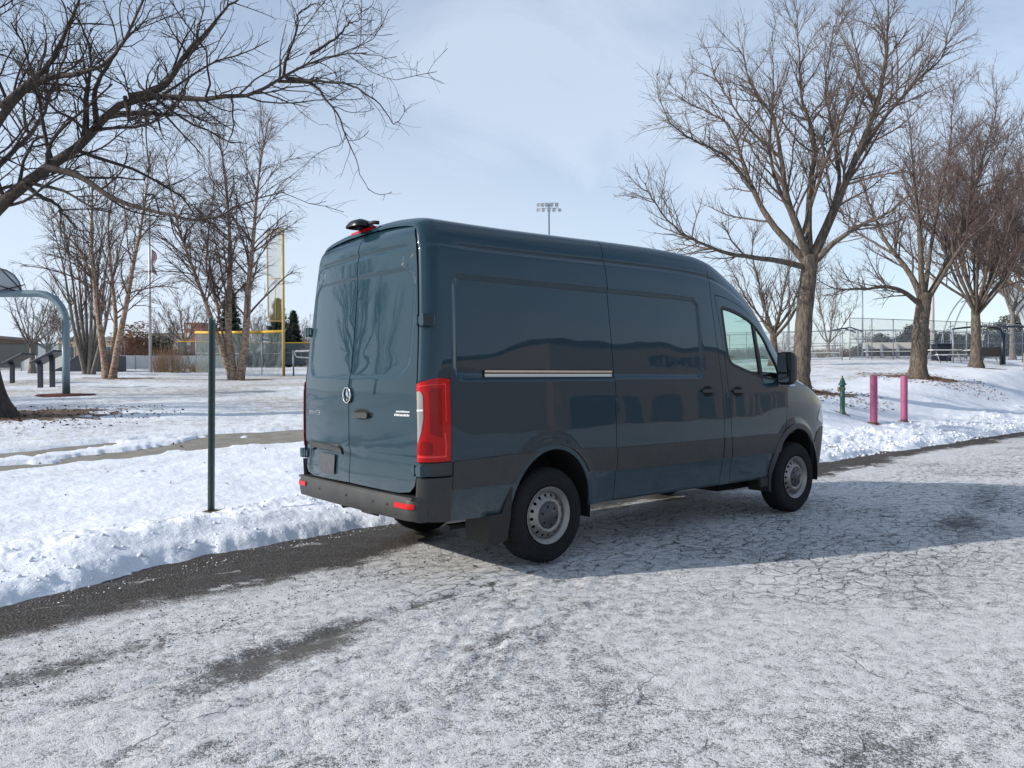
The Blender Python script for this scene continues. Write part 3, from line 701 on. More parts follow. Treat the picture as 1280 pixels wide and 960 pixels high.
def vnoise(x, y, seed=0):
    ix = np.floor(x); iy = np.floor(y); fx = x-ix; fy = y-iy; ux = fx*fx*fx*(fx*(fx*6-15)+10); uy = fy*fy*fy*(fy*(fy*6-15)+10)
    a = _hash(ix, iy, seed); b = _hash(ix+1, iy, seed); c = _hash(ix, iy+1, seed); d = _hash(ix+1, iy+1, seed)
    return (a*(1-ux)+b*ux)*(1-uy) + (c*(1-ux)+d*ux)*uy
def fbm(x, y, oct=4, seed=0, gain=.5):
    s = 0; a = 1; n = 0; cs, sn = .8, .6
    for i in range(oct):
        s = s + a*vnoise(x + 17.3*i, y - 9.1*i, seed+i); n += a; a *= gain; x, y = (cs*x - sn*y)*2.03, (sn*x + cs*y)*2.03
    return s/n
PITS = [(-2.45, -1.55, .55, .20, .9), (-1.35, -4.3, .45, .35, .35), (.35, -4.55, .5, .22, .9), (4.4, -2.35, .6, .25, .5), (-3.4, -1.0, .5, .12, .5), (6.5, -1.9, .9, .3, .35)]
def road_xyz(x, y):
    d = y - edge_y(x)
    wx = x + .25*(fbm(x*1.1, y*1.1, 2, 3)-.5); wy = y + .3*(fbm(x*.9, y*.9, 2, 5)-.5)
    rx, ry = wx*.96 + wy*.28, -wx*.28 + wy*.96          # the crust runs slightly askew of the kerb
    rip = fbm(rx*3.2, ry*8.5, 3, 11)
    m = sstep(.30, .62, fbm(x*.35+3, y*.35, 3, 21)) * sstep(-.9, -1.9, d)
    band = np.exp(-((y + 1.75 - .34*(x+.8))/.75)**2)*sstep(1.2, -.6, x)*sstep(-4.6, -3.0, x)
    m = np.maximum(m*.28, band)
    z = (rip - .5)*.045*m + (fbm(x*1.2, y*1.2, 3, 31) - .5)*.014
    z += (fbm(x*24, y*24, 3, 41, .65) - .5)*.006*(.6+.9*m)
    ruty = -1.55 - .10*(x+2) ; rut = np.exp(-((y - (-1.02 + .18*(x+.3)) - .12*(fbm(x*1.5, y*0, 3, 8)-.5))/.055)**2)*sstep(.6, -.3, x)*sstep(-4.5, -3.2, x)
    z -= .022*rut
    bare = .35*rut*sstep(.40, .68, fbm(x*3, y*3, 3, 77)) + .14*band*sstep(.54, .68, fbm(x*3.2, y*7, 3, 78))
    bare = bare + .10*sstep(.5, .68, fbm(x*.55+2, y*.9, 4, 79))
    for (px, py, a, b, s) in PITS:
        q = ((x-px)/a)**2 + ((y-py-.25*(x-px))/b)**2; e = np.exp(-q*(.8+.9*fbm(x*4, y*4, 3, 51)))
        z -= .018*s*e; bare += e*s*(.35+.9*fbm(x*9, y*9, 3, 61))
    # dirty bare strip beside the kerb
    wd = .50 + .42*sstep(-3.8, -1.8, x) + .22*(fbm(x*.6, y*.3, 3, 71)-.5)*2 - .45*sstep(8.5, 11, x) 
    st = sstep(-wd-.50, -wd+.35, d + .42*(fbm(x*3.2, y*6, 4, 81, .62)-.5))
    st *= 1 - .5*sstep(.68, .76, fbm(x*1.8+5, y*5, 4, 91, .6))
    ck = .12 + .88*np.clip(sstep(-.8, 1.5, x)*sstep(-3.6, -2.6, y)*sstep(.1, -.9, y-.35*0) + sstep(-2.2, -.8, x)*sstep(-1.7, -1.2, y)*sstep(.5, -.1, y), 0, 1)
    return z, np.clip(bare, 0, 1), np.clip(st, 0, 1), ck
TREEBASE = [(16.68, 6.44, 1.5), (26.19, 7.29, 1.9), (36.6, 9.06, 1.6), (-1.9, 14.76, 1.9), (9.35, 31.54, 1.7), (4.3, 33.58, 1.7), (-14.7, 24, 1.5)]
def snow_h(x, y):
    d = y - edge_y(x)
    wob = .42*(fbm(x*.9, y*.9, 3, 101)-.5) + .14*(fbm(x*5, y*5, 3, 102)-.5)
    dd = d + wob
    far = sstep(6, 9, x)
    z = base_h(x, y)
    lip = (.01 + .085*sstep(.25, .75, fbm(x*.75, y*.75, 3, 106)))*sstep(-.05, .75, dd)*(1 - .5*sstep(.6, 1.0, dd)) + .022*sstep(-.03, .06, dd) + .012*fbm(x*12, y*12, 3, 107)
    rough = sstep(.30, .95, dd)*(1 - sstep(1.25, 2.0 + .3*far, dd))
    lump = fbm(x*3.2, y*3.2, 4, 111, .55)
    ch = np.abs(fbm(x*5.2, y*5.2, 3, 121, .6)-.5)*2
    fine_ = fbm(x*9, y*9, 3, 126, .6); lip2 = (.03*lump + (.085+.05*far)*(1-ch)*lump + .035*fine_)
    z = z + lip + rough*lip2*(.85+.25*far) - (1 - sstep(-.02, .22, dd))*.10
    z += (1-sstep(.2, 1.0, dd))*far*.12*(fbm(x*7, y*7, 4, 131, .6)-.45)*sstep(0, .2, dd)
    # wind-textured lawn
    w = sstep(1.4, 2.6, dd)
    z += w*(.030*(fbm(x*1.1, y*2.2, 4, 141)-.5) + .018*(fbm(x*6, y*7, 3, 151)-.5))
    # footprints along the walk
    g = sstep(3.5, 9, d)*.40 + .10*sstep(16, 30, np.hypot(x+4, y+5))
    g = g*(.55 + .9*fbm(x*.22, y*.35, 3, 171))
    g = g + .5*np.exp(-((d-6.2)/.5)**2)*.35
    mul = 0*x
    for (tx, ty, r) in TREEBASE:
        ex = (x - tx - .3)*.8; ey = (y - ty)*1.15; q = np.hypot(ex, ey)/r + 1.1*(fbm(x*2.6, y*2.6, 5, 181, .65)-.5)
        mul = np.maximum(mul, 1 - sstep(.5, 1.05, q)); 
    for (tx, ty, r) in ((-1.48, 2.59, .12), (14.72, 3.47, .22), (16.63, 3.59, .22), (14.58, 4.19, .2), (.32, 20.63, .9), (14.2, 37.3, 1.6), (17.5, 36.0, 3.5)):
        q = np.hypot(x-tx, y-ty)/r + .5*(fbm(x*6, y*6, 3, 191)-.5); mul = np.maximum(mul, (1 - sstep(.6, 1.0, q)))
    # dirt showing through the bank on the far side
    mul = np.maximum(mul, .8*sstep(.66, .74, fbm(x*.9+1, y*3, 3, 205))*far*sstep(.1, .25, dd)*(1-sstep(.45, .7, dd)))
    return z, np.clip(g, 0, 1), np.clip(mul, 0, 1), d
# polar grid round the photographer: fine where the picture looks, coarse elsewhere
rr_l = [.6]
while rr_l[-1] < 420: rr_l.append(rr_l[-1]*(1.0072 if rr_l[-1] < 60 else 1.03) + .0005)
rr_l = np.array(rr_l)
half = R_(43)
ang = np.concatenate([np.linspace(-half, half, 860), np.linspace(half, 2*math.pi-half, 150)[1:-1]])
NA = len(ang)
RRg, AA = np.meshgrid(rr_l, ang + YAW, indexing='ij')
GX = CAM.x + RRg*np.cos(AA); GY = CAM.y + RRg*np.sin(AA)
DG = GY - edge_y(GX)
def grid_mesh(name, keep, Z, attrs, m):
    """faces whose four corners are all kept"""
    i, j = np.meshgrid(np.arange(len(rr_l)-1), np.arange(NA), indexing='ij')
    j2 = (j+1) % NA
    a = i*NA+j; b = (i+1)*NA+j; c = (i+1)*NA+j2; d = i*NA+j2
    K = keep.ravel(); ok = K[a] & K[b] & K[c] & K[d]
    F = np.stack([a[ok], b[ok], c[ok], d[ok]], 1)
    used = np.unique(F); remap = np.full(K.size, -1); remap[used] = np.arange(len(used)); F = remap[F]
    V = np.stack([GX.ravel()[used], GY.ravel()[used], Z.ravel()[used]], 1)
    me = bpy.data.meshes.new(name)
    me.vertices.add(len(V)); me.vertices.foreach_set('co', V.ravel())
    me.loops.add(F.size); me.loops.foreach_set('vertex_index', F.ravel().astype(np.int32))
    me.polygons.add(len(F)); me.polygons.foreach_set('loop_start', (np.arange(len(F))*4).astype(np.int32))
    me.polygons.foreach_set('use_smooth', np.ones(len(F), bool))
    for k, v in attrs.items():
        at_ = me.attributes.new(k, 'FLOAT', 'POINT'); at_.data.foreach_set('value', v.ravel()[used].astype(np.float32))
    me.update(calc_edges=True)
    return tag(link(name, me, None, m), kind='structure')
# ---- road material
def road_material():
    m = bpy.data.materials.new('frosted_asphalt'); m.use_nodes = True; t = m.node_tree; b = t.nodes['Principled BSDF']; k = t.links.new
    c = N(t, 'ShaderNodeTexCoord'); bare = N(t, 'ShaderNodeAttribute', attribute_name='bare'); st = N(t, 'ShaderNodeAttribute', attribute_name='strip')
    def noise(sc, det=4, ro=.6, dist=0):
        n = N(t, 'ShaderNodeTexNoise', inp={'Scale': sc, 'Detail': det, 'Roughness': ro, 'Distortion': dist}); k(c.outputs['Object'], n.inputs['Vector']); return n.outputs['Fac']
    def mr(s, a, b_, c_, d_, clamp=True):
        n = N(t, 'ShaderNodeMapRange', inp={'From Min': a, 'From Max': b_, 'To Min': c_, 'To Max': d_}); k(s, n.inputs['Value']); return n.outputs[0]
    def ma(op, x, y):
        n = N(t, 'ShaderNodeMath', operation=op)
        for i, q in enumerate((x, y)):
            if isinstance(q, (int, float)): n.inputs[i].default_value = q
            else: k(q, n.inputs[i])
        return n.outputs[0]
    def mix(f, A, B):
        n = N(t, 'ShaderNodeMix', data_type='RGBA')
        for s, q in (('Factor', f), ('A', A), ('B', B)):
            if isinstance(q, tuple): n.inputs[s].default_value = (*q, 1)
            elif isinstance(q, (int, float)): n.inputs[s].default_value = q
            else: k(q, n.inputs[s])
        return n.outputs['Result']
    # distorted coordinates for the cracks
    dn = N(t, 'ShaderNodeTexNoise', inp={'Scale': 2.2, 'Detail': 4.0, 'Roughness': .6}); k(c.outputs['Object'], dn.inputs['Vector'])
    vs_ = N(t, 'ShaderNodeVectorMath', operation='MULTIPLY_ADD'); k(dn.outputs['Color'], vs_.inputs[0]); vs_.inputs[1].default_value = (.35, .35, 0); k(c.outputs['Object'], vs_.inputs[2])
    mpn = N(t, 'ShaderNodeMapping'); mpn.inputs['Rotation'].default_value = (0, 0, R_(18)); mpn.inputs['Scale'].default_value = (.75, 1.35, 0); k(vs_.outputs[0], mpn.inputs['Vector'])
    def crack(sc, w0, w1):
        v = N(t, 'ShaderNodeTexVoronoi', feature='DISTANCE_TO_EDGE', inp={'Scale': sc}); k(mpn.outputs[0], v.inputs['Vector']); return mr(v.outputs['Distance'], w0, w1, 1, 0)
    c1 = crack(1.3, .002, .012); c2 = crack(5.2, .004, .050)
    cz_ = N(t, 'ShaderNodeAttribute', attribute_name='crackzone'); zone = ma('MULTIPLY', mr(noise(.9, 3), .35, .58, .25, 1), cz_.outputs['Fac'])
    zone1 = mr(noise(.8, 3), .42, .58, .15, 1)
    cr = ma('MAXIMUM', ma('MULTIPLY', c1, ma('MULTIPLY', zone1, .55)), ma('MULTIPLY', c2, ma('MULTIPLY', zone, 1.0))); cr = ma('MULTIPLY', cr, mr(noise(14, 4, .7), .36, .58, .1, 1))
    gr = noise(62, 4, .8); gr2 = noise(190, 2, .7); med = noise(11, 5, .65); big = noise(1.1, 4, .6)
    # frost cover 0..1
    grain = ma('ADD', ma('MULTIPLY', gr, .65), ma('MULTIPLY', gr2, .35))
    thr = ma('ADD', mr(big, .35, .65, .385, .340), mr(med, .35, .65, .05, -.05))
    thr = ma('ADD', thr, ma('MULTIPLY', bare.outputs['Fac'], .34))
    thr = ma('ADD', thr, ma('MULTIPLY', cr, .16))
    frost = N(t, 'ShaderNodeMapRange', interpolation_type='LINEAR', inp={'To Min': 0.0, 'To Max': 1.0}); k(grain, frost.inputs['Value'])
    k(ma('SUBTRACT', thr, .03), frost.inputs['From Min']); k(ma('ADD', thr, .09), frost.inputs['From Max'])
    asph = mix(mr(noise(160, 2, .7), .4, .7, 0, 1), (.060, .057, .054), (.22, .21, .195))
    ice = mix(mr(ma('ADD', ma('MULTIPLY', gr2, .7), ma('MULTIPLY', med, .3)), .40, .60, 0, 1), (.50, .505, .515), (.86, .86, .862))
    col = mix(frost.outputs[0], asph, ice)
    pv = N(t, 'ShaderNodeTexVoronoi', inp={'Scale': 58.0, 'Randomness': 1.0}); k(c.outputs['Object'], pv.inputs['Vector'])
    peb = mr(pv.outputs['Distance'], .15, .55, 1, 0); sepc = N(t, 'ShaderNodeSeparateColor'); k(pv.outputs['Color'], sepc.inputs[0])
    dirt = mix(ma('MULTIPLY', peb, mr(sepc.outputs[0], .2, 1.0, .0, 1.0)), (.040, .031, .024), (.27, .225, .175))
    flake = mr(noise(130, 2, .6), .64, .70, 0, .75)
    flake = ma('MULTIPLY', flake, mr(noise(2.5, 3), .42, .6, .1, 1))
    dirt = mix(flake, dirt, (.42, .42, .42))
    dirt = mix(ma('MULTIPLY', mr(noise(3.0, 3, .6), .55, .62, 0, 1), .45), dirt, (.10, .10, .105))
    sm = ma('ADD', st.outputs['Fac'], mr(grain, .35, .65, -.34, .34)); smk = mr(sm, .40, .60, 0, 1)
    col = mix(smk, col, dirt); col = mix(ma('MULTIPLY', cr, .42), col, (.05, .05, .055))
    k(col, b.inputs['Base Color'])
    k(mr(smk, 0, 1, .75, .62), b.inputs['Roughness']); b.inputs['Specular IOR Level'].default_value = .35
    hgt = ma('ADD', ma('MULTIPLY', grain, .8), ma('MULTIPLY', med, .8))
    hgt = ma('SUBTRACT', hgt, ma('MULTIPLY', cr, 1.2)); hgt = ma('ADD', hgt, ma('MULTIPLY', frost.outputs[0], .35)); hgt = ma('ADD', hgt, ma('MULTIPLY', ma('MULTIPLY', peb, smk), .7))
    bp_ = N(t, 'ShaderNodeBump', inp={'Strength': 1.0, 'Distance': .020}); k(hgt, bp_.inputs['Height']); k(bp_.outputs[0], b.inputs['Normal'])
    return m
def snow_material():
    m = bpy.data.materials.new('snow_and_grass'); m.use_nodes = True; t = m.node_tree; b = t.nodes['Principled BSDF']; k = t.links.new
    c = N(t, 'ShaderNodeTexCoord'); g = N(t, 'ShaderNodeAttribute', attribute_name='grass'); mu = N(t, 'ShaderNodeAttribute', attribute_name='mulch')
    def noise(sc, det=4, ro=.6, vec=None):
        n = N(t, 'ShaderNodeTexNoise', inp={'Scale': sc, 'Detail': det, 'Roughness': ro}); k(vec or c.outputs['Object'], n.inputs['Vector']); return n.outputs['Fac']
    def mr(s, a, b_, c_, d_):
        n = N(t, 'ShaderNodeMapRange', inp={'From Min': a, 'From Max': b_, 'To Min': c_, 'To Max': d_}); k(s, n.inputs['Value']); return n.outputs[0]
    def ma(op, x, y):
        n = N(t, 'ShaderNodeMath', operation=op)
        for i, q in enumerate((x, y)):
            if isinstance(q, (int, float)): n.inputs[i].default_value = q
            else: k(q, n.inputs[i])
        return n.outputs[0]
    def mix(f, A, B):
        n = N(t, 'ShaderNodeMix', data_type='RGBA')
        for s, q in (('Factor', f), ('A', A), ('B', B)):
            if isinstance(q, tuple): n.inputs[s].default_value = (*q, 1)
            elif isinstance(q, (int, float)): n.inputs[s].default_value = q
            else: k(q, n.inputs[s])
        return n.outputs['Result']
    fine = noise(34, 5, .7); mid = noise(4.5, 4, .65)
    comb = ma('ADD', ma('MULTIPLY', fine, .6), ma('MULTIPLY', mid, .4))
    s = ma('ADD', comb, ma('MULTIPLY', g.outputs['Fac'], .46))
    gm_ = mr(s, .66, .82, 0, .85)
    grass = mix(mr(noise(60, 3, .7), .35, .65, 0, 1), (.16, .125, .07), (.36, .31, .21))
    snow = mix(mr(mid, .3, .7, 0, 1), (.74, .78, .85), (.82, .845, .88))
    col = mix(gm_, snow, grass)
    mulc = mix(mr(noise(26, 4, .75), .38, .64, 0, 1), (.055, .028, .018), (.24, .15, .09))
    mm = ma('ADD', mu.outputs['Fac'], mr(fine, .3, .7, -.42, .30)); mk_ = mr(mm, .40, .60, 0, 1)
    col = mix(mk_, col, mulc)
    k(col, b.inputs['Base Color']); b.inputs['Roughness'].default_value = .65; b.inputs['Specular IOR Level'].default_value = .3
    b.inputs['Subsurface Weight'].default_value = 0.0
    h = ma('ADD', ma('MULTIPLY', fine, .5), ma('MULTIPLY', noise(11, 4, .6), 1.1)); h = ma('ADD', h, ma('MULTIPLY', mk_, .5))
    bp_ = N(t, 'ShaderNodeBump', inp={'Strength': .55, 'Distance': .03}); k(h, bp_.inputs['Height']); k(bp_.outputs[0], b.inputs['Normal'])
    return m
rz, rb, rs, rck = road_xyz(GX, GY)
grid_mesh('road', DG < .5, rz, {'bare': rb, 'strip': rs, 'crackzone': rck}, road_material())
sz, sg, sm_, _ = snow_h(GX, GY)
SNOWM = snow_material()
# the walk lies just under the lawn snow; its own snow cover is thin and broken
PATHC = curve1([-14, -6, -2.6, 0, 1.0, 2.3, 3.5, 6, 12], [5.8, 8.2, 9.05, 9.4, 9.4, 9.1, 8.9, 9.2, 10.0])
pd = GY - PATHC(GX)
pm = (1 - sstep(.85, 1.10, np.abs(pd) + .25*(fbm(GX*1.5, GY*1.5, 3, 303)-.5))) * sstep(7.5, 3.2, GX)
cover = fbm(GX*.9, GY*2.4, 3, 301)
gone = sstep(.03, -.03, (cover - .66 + .34*np.exp(-((pd-.05)/.25)**2)*sstep(.8, -1.2, GX))*.6) 
sz = sz - pm*.11*gone
grid_mesh('snow_ground', DG > -.25, sz, {'grass': sg*(1-pm), 'mulch': np.maximum(sm_, .75*(1-sstep(.0, .10, np.abs(pd+1.0)))*sstep(5, 2, GX)*sstep(-5, -3, GX)*sstep(.45, .55, fbm(GX*2, GY*2, 2, 311)))}, SNOWM)
def ground_z(x, y):
    if y - float(edge_y(x)) < 0: return 0.0
    return float(snow_h(np.array([float(x)]), np.array([float(y)]))[0][0])
pxs = np.linspace(-14, 8, 120); vs = []; fs = []
for i, x in enumerate(pxs):
    for j, o_ in enumerate((-1.15, -.5, 0, .5, 1.15)):
        y = float(PATHC(x)) + o_; vs.append((x, y, float(base_h(x, y)) + .012))
fs = [(i*5+j, (i+1)*5+j, (i+1)*5+j+1, i*5+j+1) for i in range(119) for j in range(4)]
pth = MB().add(vs, fs, True).build('path', mat('path_concrete', (.27, .25, .215), rough=.85, noise=(3, .8, (.17, .155, .13)), bump=(40, .5, .01)))
tag(pth, kind='structure')
OAK_A = [(0.235, 0.225, [(-0.11, 0.09, -0.05), (-0.05, 0.04, 0.97), (0.02, -0.01, 2.36), (0.11, -0.09, 3.4), (0.14, -0.12, 3.94)]), (0.091, 0.012, [(0.11, -0.09, 3.57), (-0.48, 0.17, 3.7), (-1.15, 0.52, 3.82), (-1.74, 0.78, 3.86), (-2.4, 1.11, 3.92), (-2.97, 1.37, 4.19), (-3.54, 1.62, 4.49), (-4.01, 1.79, 4.79), (-4.44, 1.94, 5.3), (-4.72, 1.95, 5.74)]), (0.119, 0.012, [(0.11, -0.09, 3.64), (-0.2, 0.34, 4.35), (-0.44, 0.71, 4.85), (-0.69, 1.08, 5.58), (-0.79, 1.34, 6.32), (-0.82, 1.54, 7.07), (-0.89, 1.77, 7.82), (-1.06, 2.08, 8.23), (-1.5, 2.62, 8.64), (-1.86, 3.09, 8.93)]), (0.056, 0.01, [(-1.13, 0.93, 5.84), (-1.74, 1.18, 6.59), (-2.44, 1.49, 6.99), (-3.04, 1.73, 7.16), (-3.63, 1.96, 7.43), (-3.96, 1.97, 8.25)]), (0.126, 0.012, [(0.13, -0.1, 3.75), (-0.24, -0.06, 4.41), (-0.63, 0.0, 5.06), (-0.95, 0.01, 5.69), (-1.22, -0.03, 6.54), (-1.57, 0.0, 7.37), (-2.0, 0.1, 8.07), (-2.43, 0.19, 8.76), (-2.85, 0.28, 9.33)]), (0.063, 0.01, [(-0.27, 0.22, 5.14), (-0.27, 0.69, 6.04), (-0.13, 1.04, 7.2), (0.29, 1.16, 8.76), (0.66, 1.32, 10.12), (0.93, 1.57, 11.02)]), (0.112, 0.012, [(0.14, -0.12, 3.8), (0.17, -0.03, 4.93), (0.32, -0.04, 6.11), (0.55, -0.11, 7.07), (0.44, 0.08, 8.03), (0.34, 0.28, 9.01), (0.45, 0.29, 9.98), (0.41, 0.44, 10.97)]), (0.154, 0.014, [(0.16, -0.13, 3.75), (0.39, -0.45, 4.66), (0.56, -0.72, 5.44), (0.82, -1.06, 6.45), (0.98, -1.33, 7.33), (1.15, -1.59, 8.21), (1.22, -1.78, 9.52), (1.21, -1.9, 10.6), (1.14, -1.98, 11.23)]), (0.07, 0.01, [(1.2, -0.99, 6.76), (2.12, -1.36, 8.02), (2.88, -1.6, 8.83), (3.75, -1.92, 9.54), (4.53, -2.18, 10.51), (5.04, -2.21, 11.87)]), (0.098, 0.01, [(0.2, -0.16, 3.68), (0.28, -0.75, 4.26), (0.5, -1.45, 4.64), (0.7, -2.13, 4.89), (0.8, -2.73, 5.34), (0.87, -3.31, 5.57)]), (0.07, 0.01, [(0.48, -0.4, 4.68), (1.22, -0.49, 6.17), (1.42, -0.14, 7.71), (1.62, 0.22, 9.05), (2.18, 0.27, 10.68), (2.76, 0.32, 11.86)]), (0.056, 0.01, [(-0.05, 0.04, 4.45), (-0.3, -0.47, 5.48), (-0.22, -1.25, 7.55), (-0.33, -1.87, 8.66), (-1.11, -1.93, 9.7)]), (0.049, 0.01, [(-0.5, 0.41, 6.76), (-0.95, 1.04, 7.52), (-1.41, 1.68, 8.76), (-1.61, 2.11, 9.78), (-1.54, 2.3, 10.34)])]
OAK_B = [(0.285, 0.25, [(-0.02, 0.02, -0.09), (0.02, -0.02, 1.02), (0.09, -0.08, 2.22), (0.16, -0.13, 2.76), (0.19, -0.15, 3.18)]), (0.105, 0.012, [(0.12, -0.1, 2.67), (-0.72, 0.21, 3.27), (-1.6, 0.54, 3.41), (-2.57, 0.96, 3.26), (-3.53, 1.36, 3.22), (-4.37, 1.66, 3.48)]), (0.126, 0.012, [(0.14, -0.11, 2.82), (0.12, 0.29, 3.91), (-0.04, 0.81, 4.72), (-0.21, 1.34, 5.69), (-0.27, 1.78, 7.0), (-0.22, 2.13, 8.65)]), (0.119, 0.012, [(0.16, -0.13, 3.06), (-0.2, -0.14, 4.29), (-0.45, -0.25, 5.43), (-0.81, -0.26, 6.85), (-1.18, -0.28, 8.25), (-1.53, -0.29, 9.62)]), (0.126, 0.012, [(0.21, -0.17, 2.88), (0.76, -0.46, 3.74), (1.26, -0.69, 4.82), (1.75, -0.93, 6.21), (2.37, -1.26, 7.76), (2.87, -1.5, 9.64), (3.14, -1.55, 11.23)]), (0.084, 0.012, [(0.23, -0.19, 2.82), (0.47, -0.86, 4.12), (0.65, -1.47, 5.1), (0.93, -2.17, 5.61), (1.15, -2.81, 6.68), (1.22, -3.34, 8.0)]), (0.091, 0.012, [(0.19, -0.15, 3.12), (0.92, -0.11, 5.31), (1.76, -0.15, 7.26), (2.53, -0.14, 9.28), (3.16, -0.02, 11.67)]), (0.056, 0.012, [(-0.65, 0.53, 4.62), (-0.8, 1.53, 5.34), (-0.75, 2.34, 5.93), (-0.47, 2.98, 7.18)])]
LIMB_TREE = [(0.4, 0.27, [(-0.24, 0.2, -0.05), (-0.35, 0.29, 0.93), (-0.49, 0.4, 2.17), (-0.65, 0.54, 3.4)]), (0.153, 0.01, [(-0.65, 0.54, 3.4), (-0.33, 0.05, 4.25), (0.12, -0.53, 4.74), (0.69, -1.22, 5.33), (1.06, -1.74, 5.5), (1.5, -2.32, 6.05), (1.6, -2.61, 6.24), (1.85, -3.04, 6.56), (2.37, -3.68, 6.42), (2.95, -4.37, 6.4), (3.51, -5.06, 6.34), (3.81, -5.52, 6.49), (4.01, -5.9, 6.64), (4.34, -6.39, 7.01), (4.56, -6.78, 7.02), (5.01, -7.37, 6.9)]), (0.072, 0.01, [(0.63, -1.68, 5.22), (1.17, -2.39, 4.97), (1.4, -2.84, 4.59), (1.83, -3.45, 4.27), (2.15, -3.97, 4.14), (2.67, -4.79, 3.89), (3.2, -5.49, 3.88), (3.42, -5.93, 4.14), (3.79, -6.36, 4.24)]), (0.141, 0.012, [(-0.65, 0.54, 3.4), (-0.42, -0.15, 5.24), (-0.13, -0.87, 6.32), (0.34, -1.73, 6.94), (0.71, -2.53, 6.91), (1.25, -3.47, 6.97), (1.52, -4.17, 7.21), (1.72, -4.82, 7.65), (1.85, -5.41, 8.2)]), (0.077, 0.01, [(1.82, -1.5, 6.57), (2.17, -2.63, 6.44), (2.51, -3.75, 6.17), (2.5, -4.59, 6.24), (2.36, -5.32, 6.31)]), (0.079, 0.01, [(1.88, -3.23, 6.52), (2.41, -3.54, 6.67), (2.79, -3.59, 7.4), (3.3, -3.76, 8.16), (3.89, -3.99, 8.93), (4.19, -4.1, 9.49)]), (0.079, 0.01, [(-0.16, -1.82, 6.24), (0.46, -2.33, 6.96), (0.9, -2.69, 7.6), (1.21, -2.94, 8.49), (1.46, -3.15, 9.29)]), (0.033, 0.006, [(3.97, -5.73, 6.6), (4.47, -6.28, 6.53), (4.78, -6.67, 5.88), (4.98, -6.95, 5.08), (5.13, -7.21, 4.48)]), (0.033, 0.006, [(4.05, -5.8, 6.68), (4.11, -5.98, 7.31), (4.21, -6.19, 7.81), (4.56, -6.61, 8.07)]), (0.033, 0.006, [(4.09, -5.83, 6.66), (4.37, -6.32, 6.54), (4.86, -6.86, 6.38), (5.16, -7.24, 6.12), (5.35, -7.52, 5.63), (5.55, -7.82, 5.4)]), (0.033, 0.006, [(4.41, -6.23, 7.08), (4.75, -6.38, 7.35), (5.1, -6.54, 7.71), (5.57, -6.66, 8.12)]), (0.066, 0.008, [(1.44, -2.48, 5.99), (1.46, -1.98, 6.88), (1.88, -1.81, 7.64), (2.3, -1.38, 8.69), (3.03, -1.2, 9.52)]), (0.046, 0.006, [(1.84, -3.07, 6.55), (1.8, -3.56, 5.88), (2.1, -4.71, 5.81), (2.25, -4.97, 5.93)]), (0.197, 0.02, [(-0.65, 0.54, 3.4), (-0.79, 1.94, 5.23), (-0.45, 3.61, 7.6), (-0.04, 4.57, 10.07), (0.23, 5.64, 13.18)]), (0.144, 0.02, [(-0.68, 0.56, 3.58), (-1.38, -0.16, 4.58), (-2.02, -0.28, 6.08), (-2.62, -0.43, 7.93)]), (0.105, 0.02, [(-0.7, 1.1, 4.18), (0.02, 3.22, 5.79), (1.26, 4.79, 7.62), (2.23, 5.94, 9.75), (2.8, 6.77, 12.12)]), (0.059, 0.008, [(0.36, -0.95, 4.95), (0.91, -1.27, 4.51), (1.68, -1.26, 3.95)])]
BIRCH_A = [(0.15, 0.02, [(-0.12, 0.1, -0.04), (-0.74, 0.39, 2.13), (-1.29, 0.64, 4.02), (-1.84, 0.87, 5.69), (-2.27, 1.0, 6.98), (-2.61, 1.07, 8.82), (-2.86, 1.06, 10.45)]), (0.2, 0.02, [(-0.06, 0.05, -0.08), (-0.26, 0.34, 2.15), (-0.13, 0.37, 4.84), (-0.07, 0.45, 6.78), (-0.15, 0.64, 9.12), (-0.27, 0.87, 11.08), (-0.53, 1.22, 12.66)]), (0.2, 0.02, [(0.12, -0.1, -0.08), (0.35, -0.4, 2.14), (0.41, -0.56, 4.41), (0.58, -0.8, 6.68), (0.67, -0.98, 8.56), (0.81, -1.21, 10.43), (1.07, -1.53, 12.29)]), (0.08, 0.015, [(-0.15, 0.12, 0.15), (-0.46, 0.87, 2.93), (-0.54, 1.42, 4.52), (-0.6, 1.94, 6.14), (-0.84, 2.63, 8.19)]), (0.07, 0.012, [(-0.59, 0.49, 3.29), (-0.92, 1.41, 5.27), (-0.64, 1.82, 7.3), (-0.22, 2.13, 9.38), (-0.3, 2.84, 11.51)])]
BIRCH_B = [(0.17, 0.02, [(-0.08, 0.07, -0.11), (-0.39, 0.17, 2.69), (-0.56, 0.15, 4.49), (-0.7, 0.11, 6.28), (-0.64, -0.09, 8.42), (-0.83, -0.09, 10.18)]), (0.17, 0.02, [(0.08, -0.07, -0.11), (0.27, -0.44, 1.6), (0.51, -0.85, 3.22), (0.74, -1.26, 5.18), (0.97, -1.67, 6.76), (1.15, -2.02, 8.51), (1.21, -2.29, 10.07)]), (0.12, 0.02, [(0.11, -0.09, 0.0), (0.34, 0.17, 2.73), (0.25, 0.7, 4.98), (0.22, 1.18, 7.28), (0.71, 1.23, 10.01)]), (0.08, 0.015, [(-0.48, 0.39, 4.16), (-1.01, 0.18, 5.54), (-1.8, 0.19, 6.52), (-2.43, 0.06, 7.83)])]
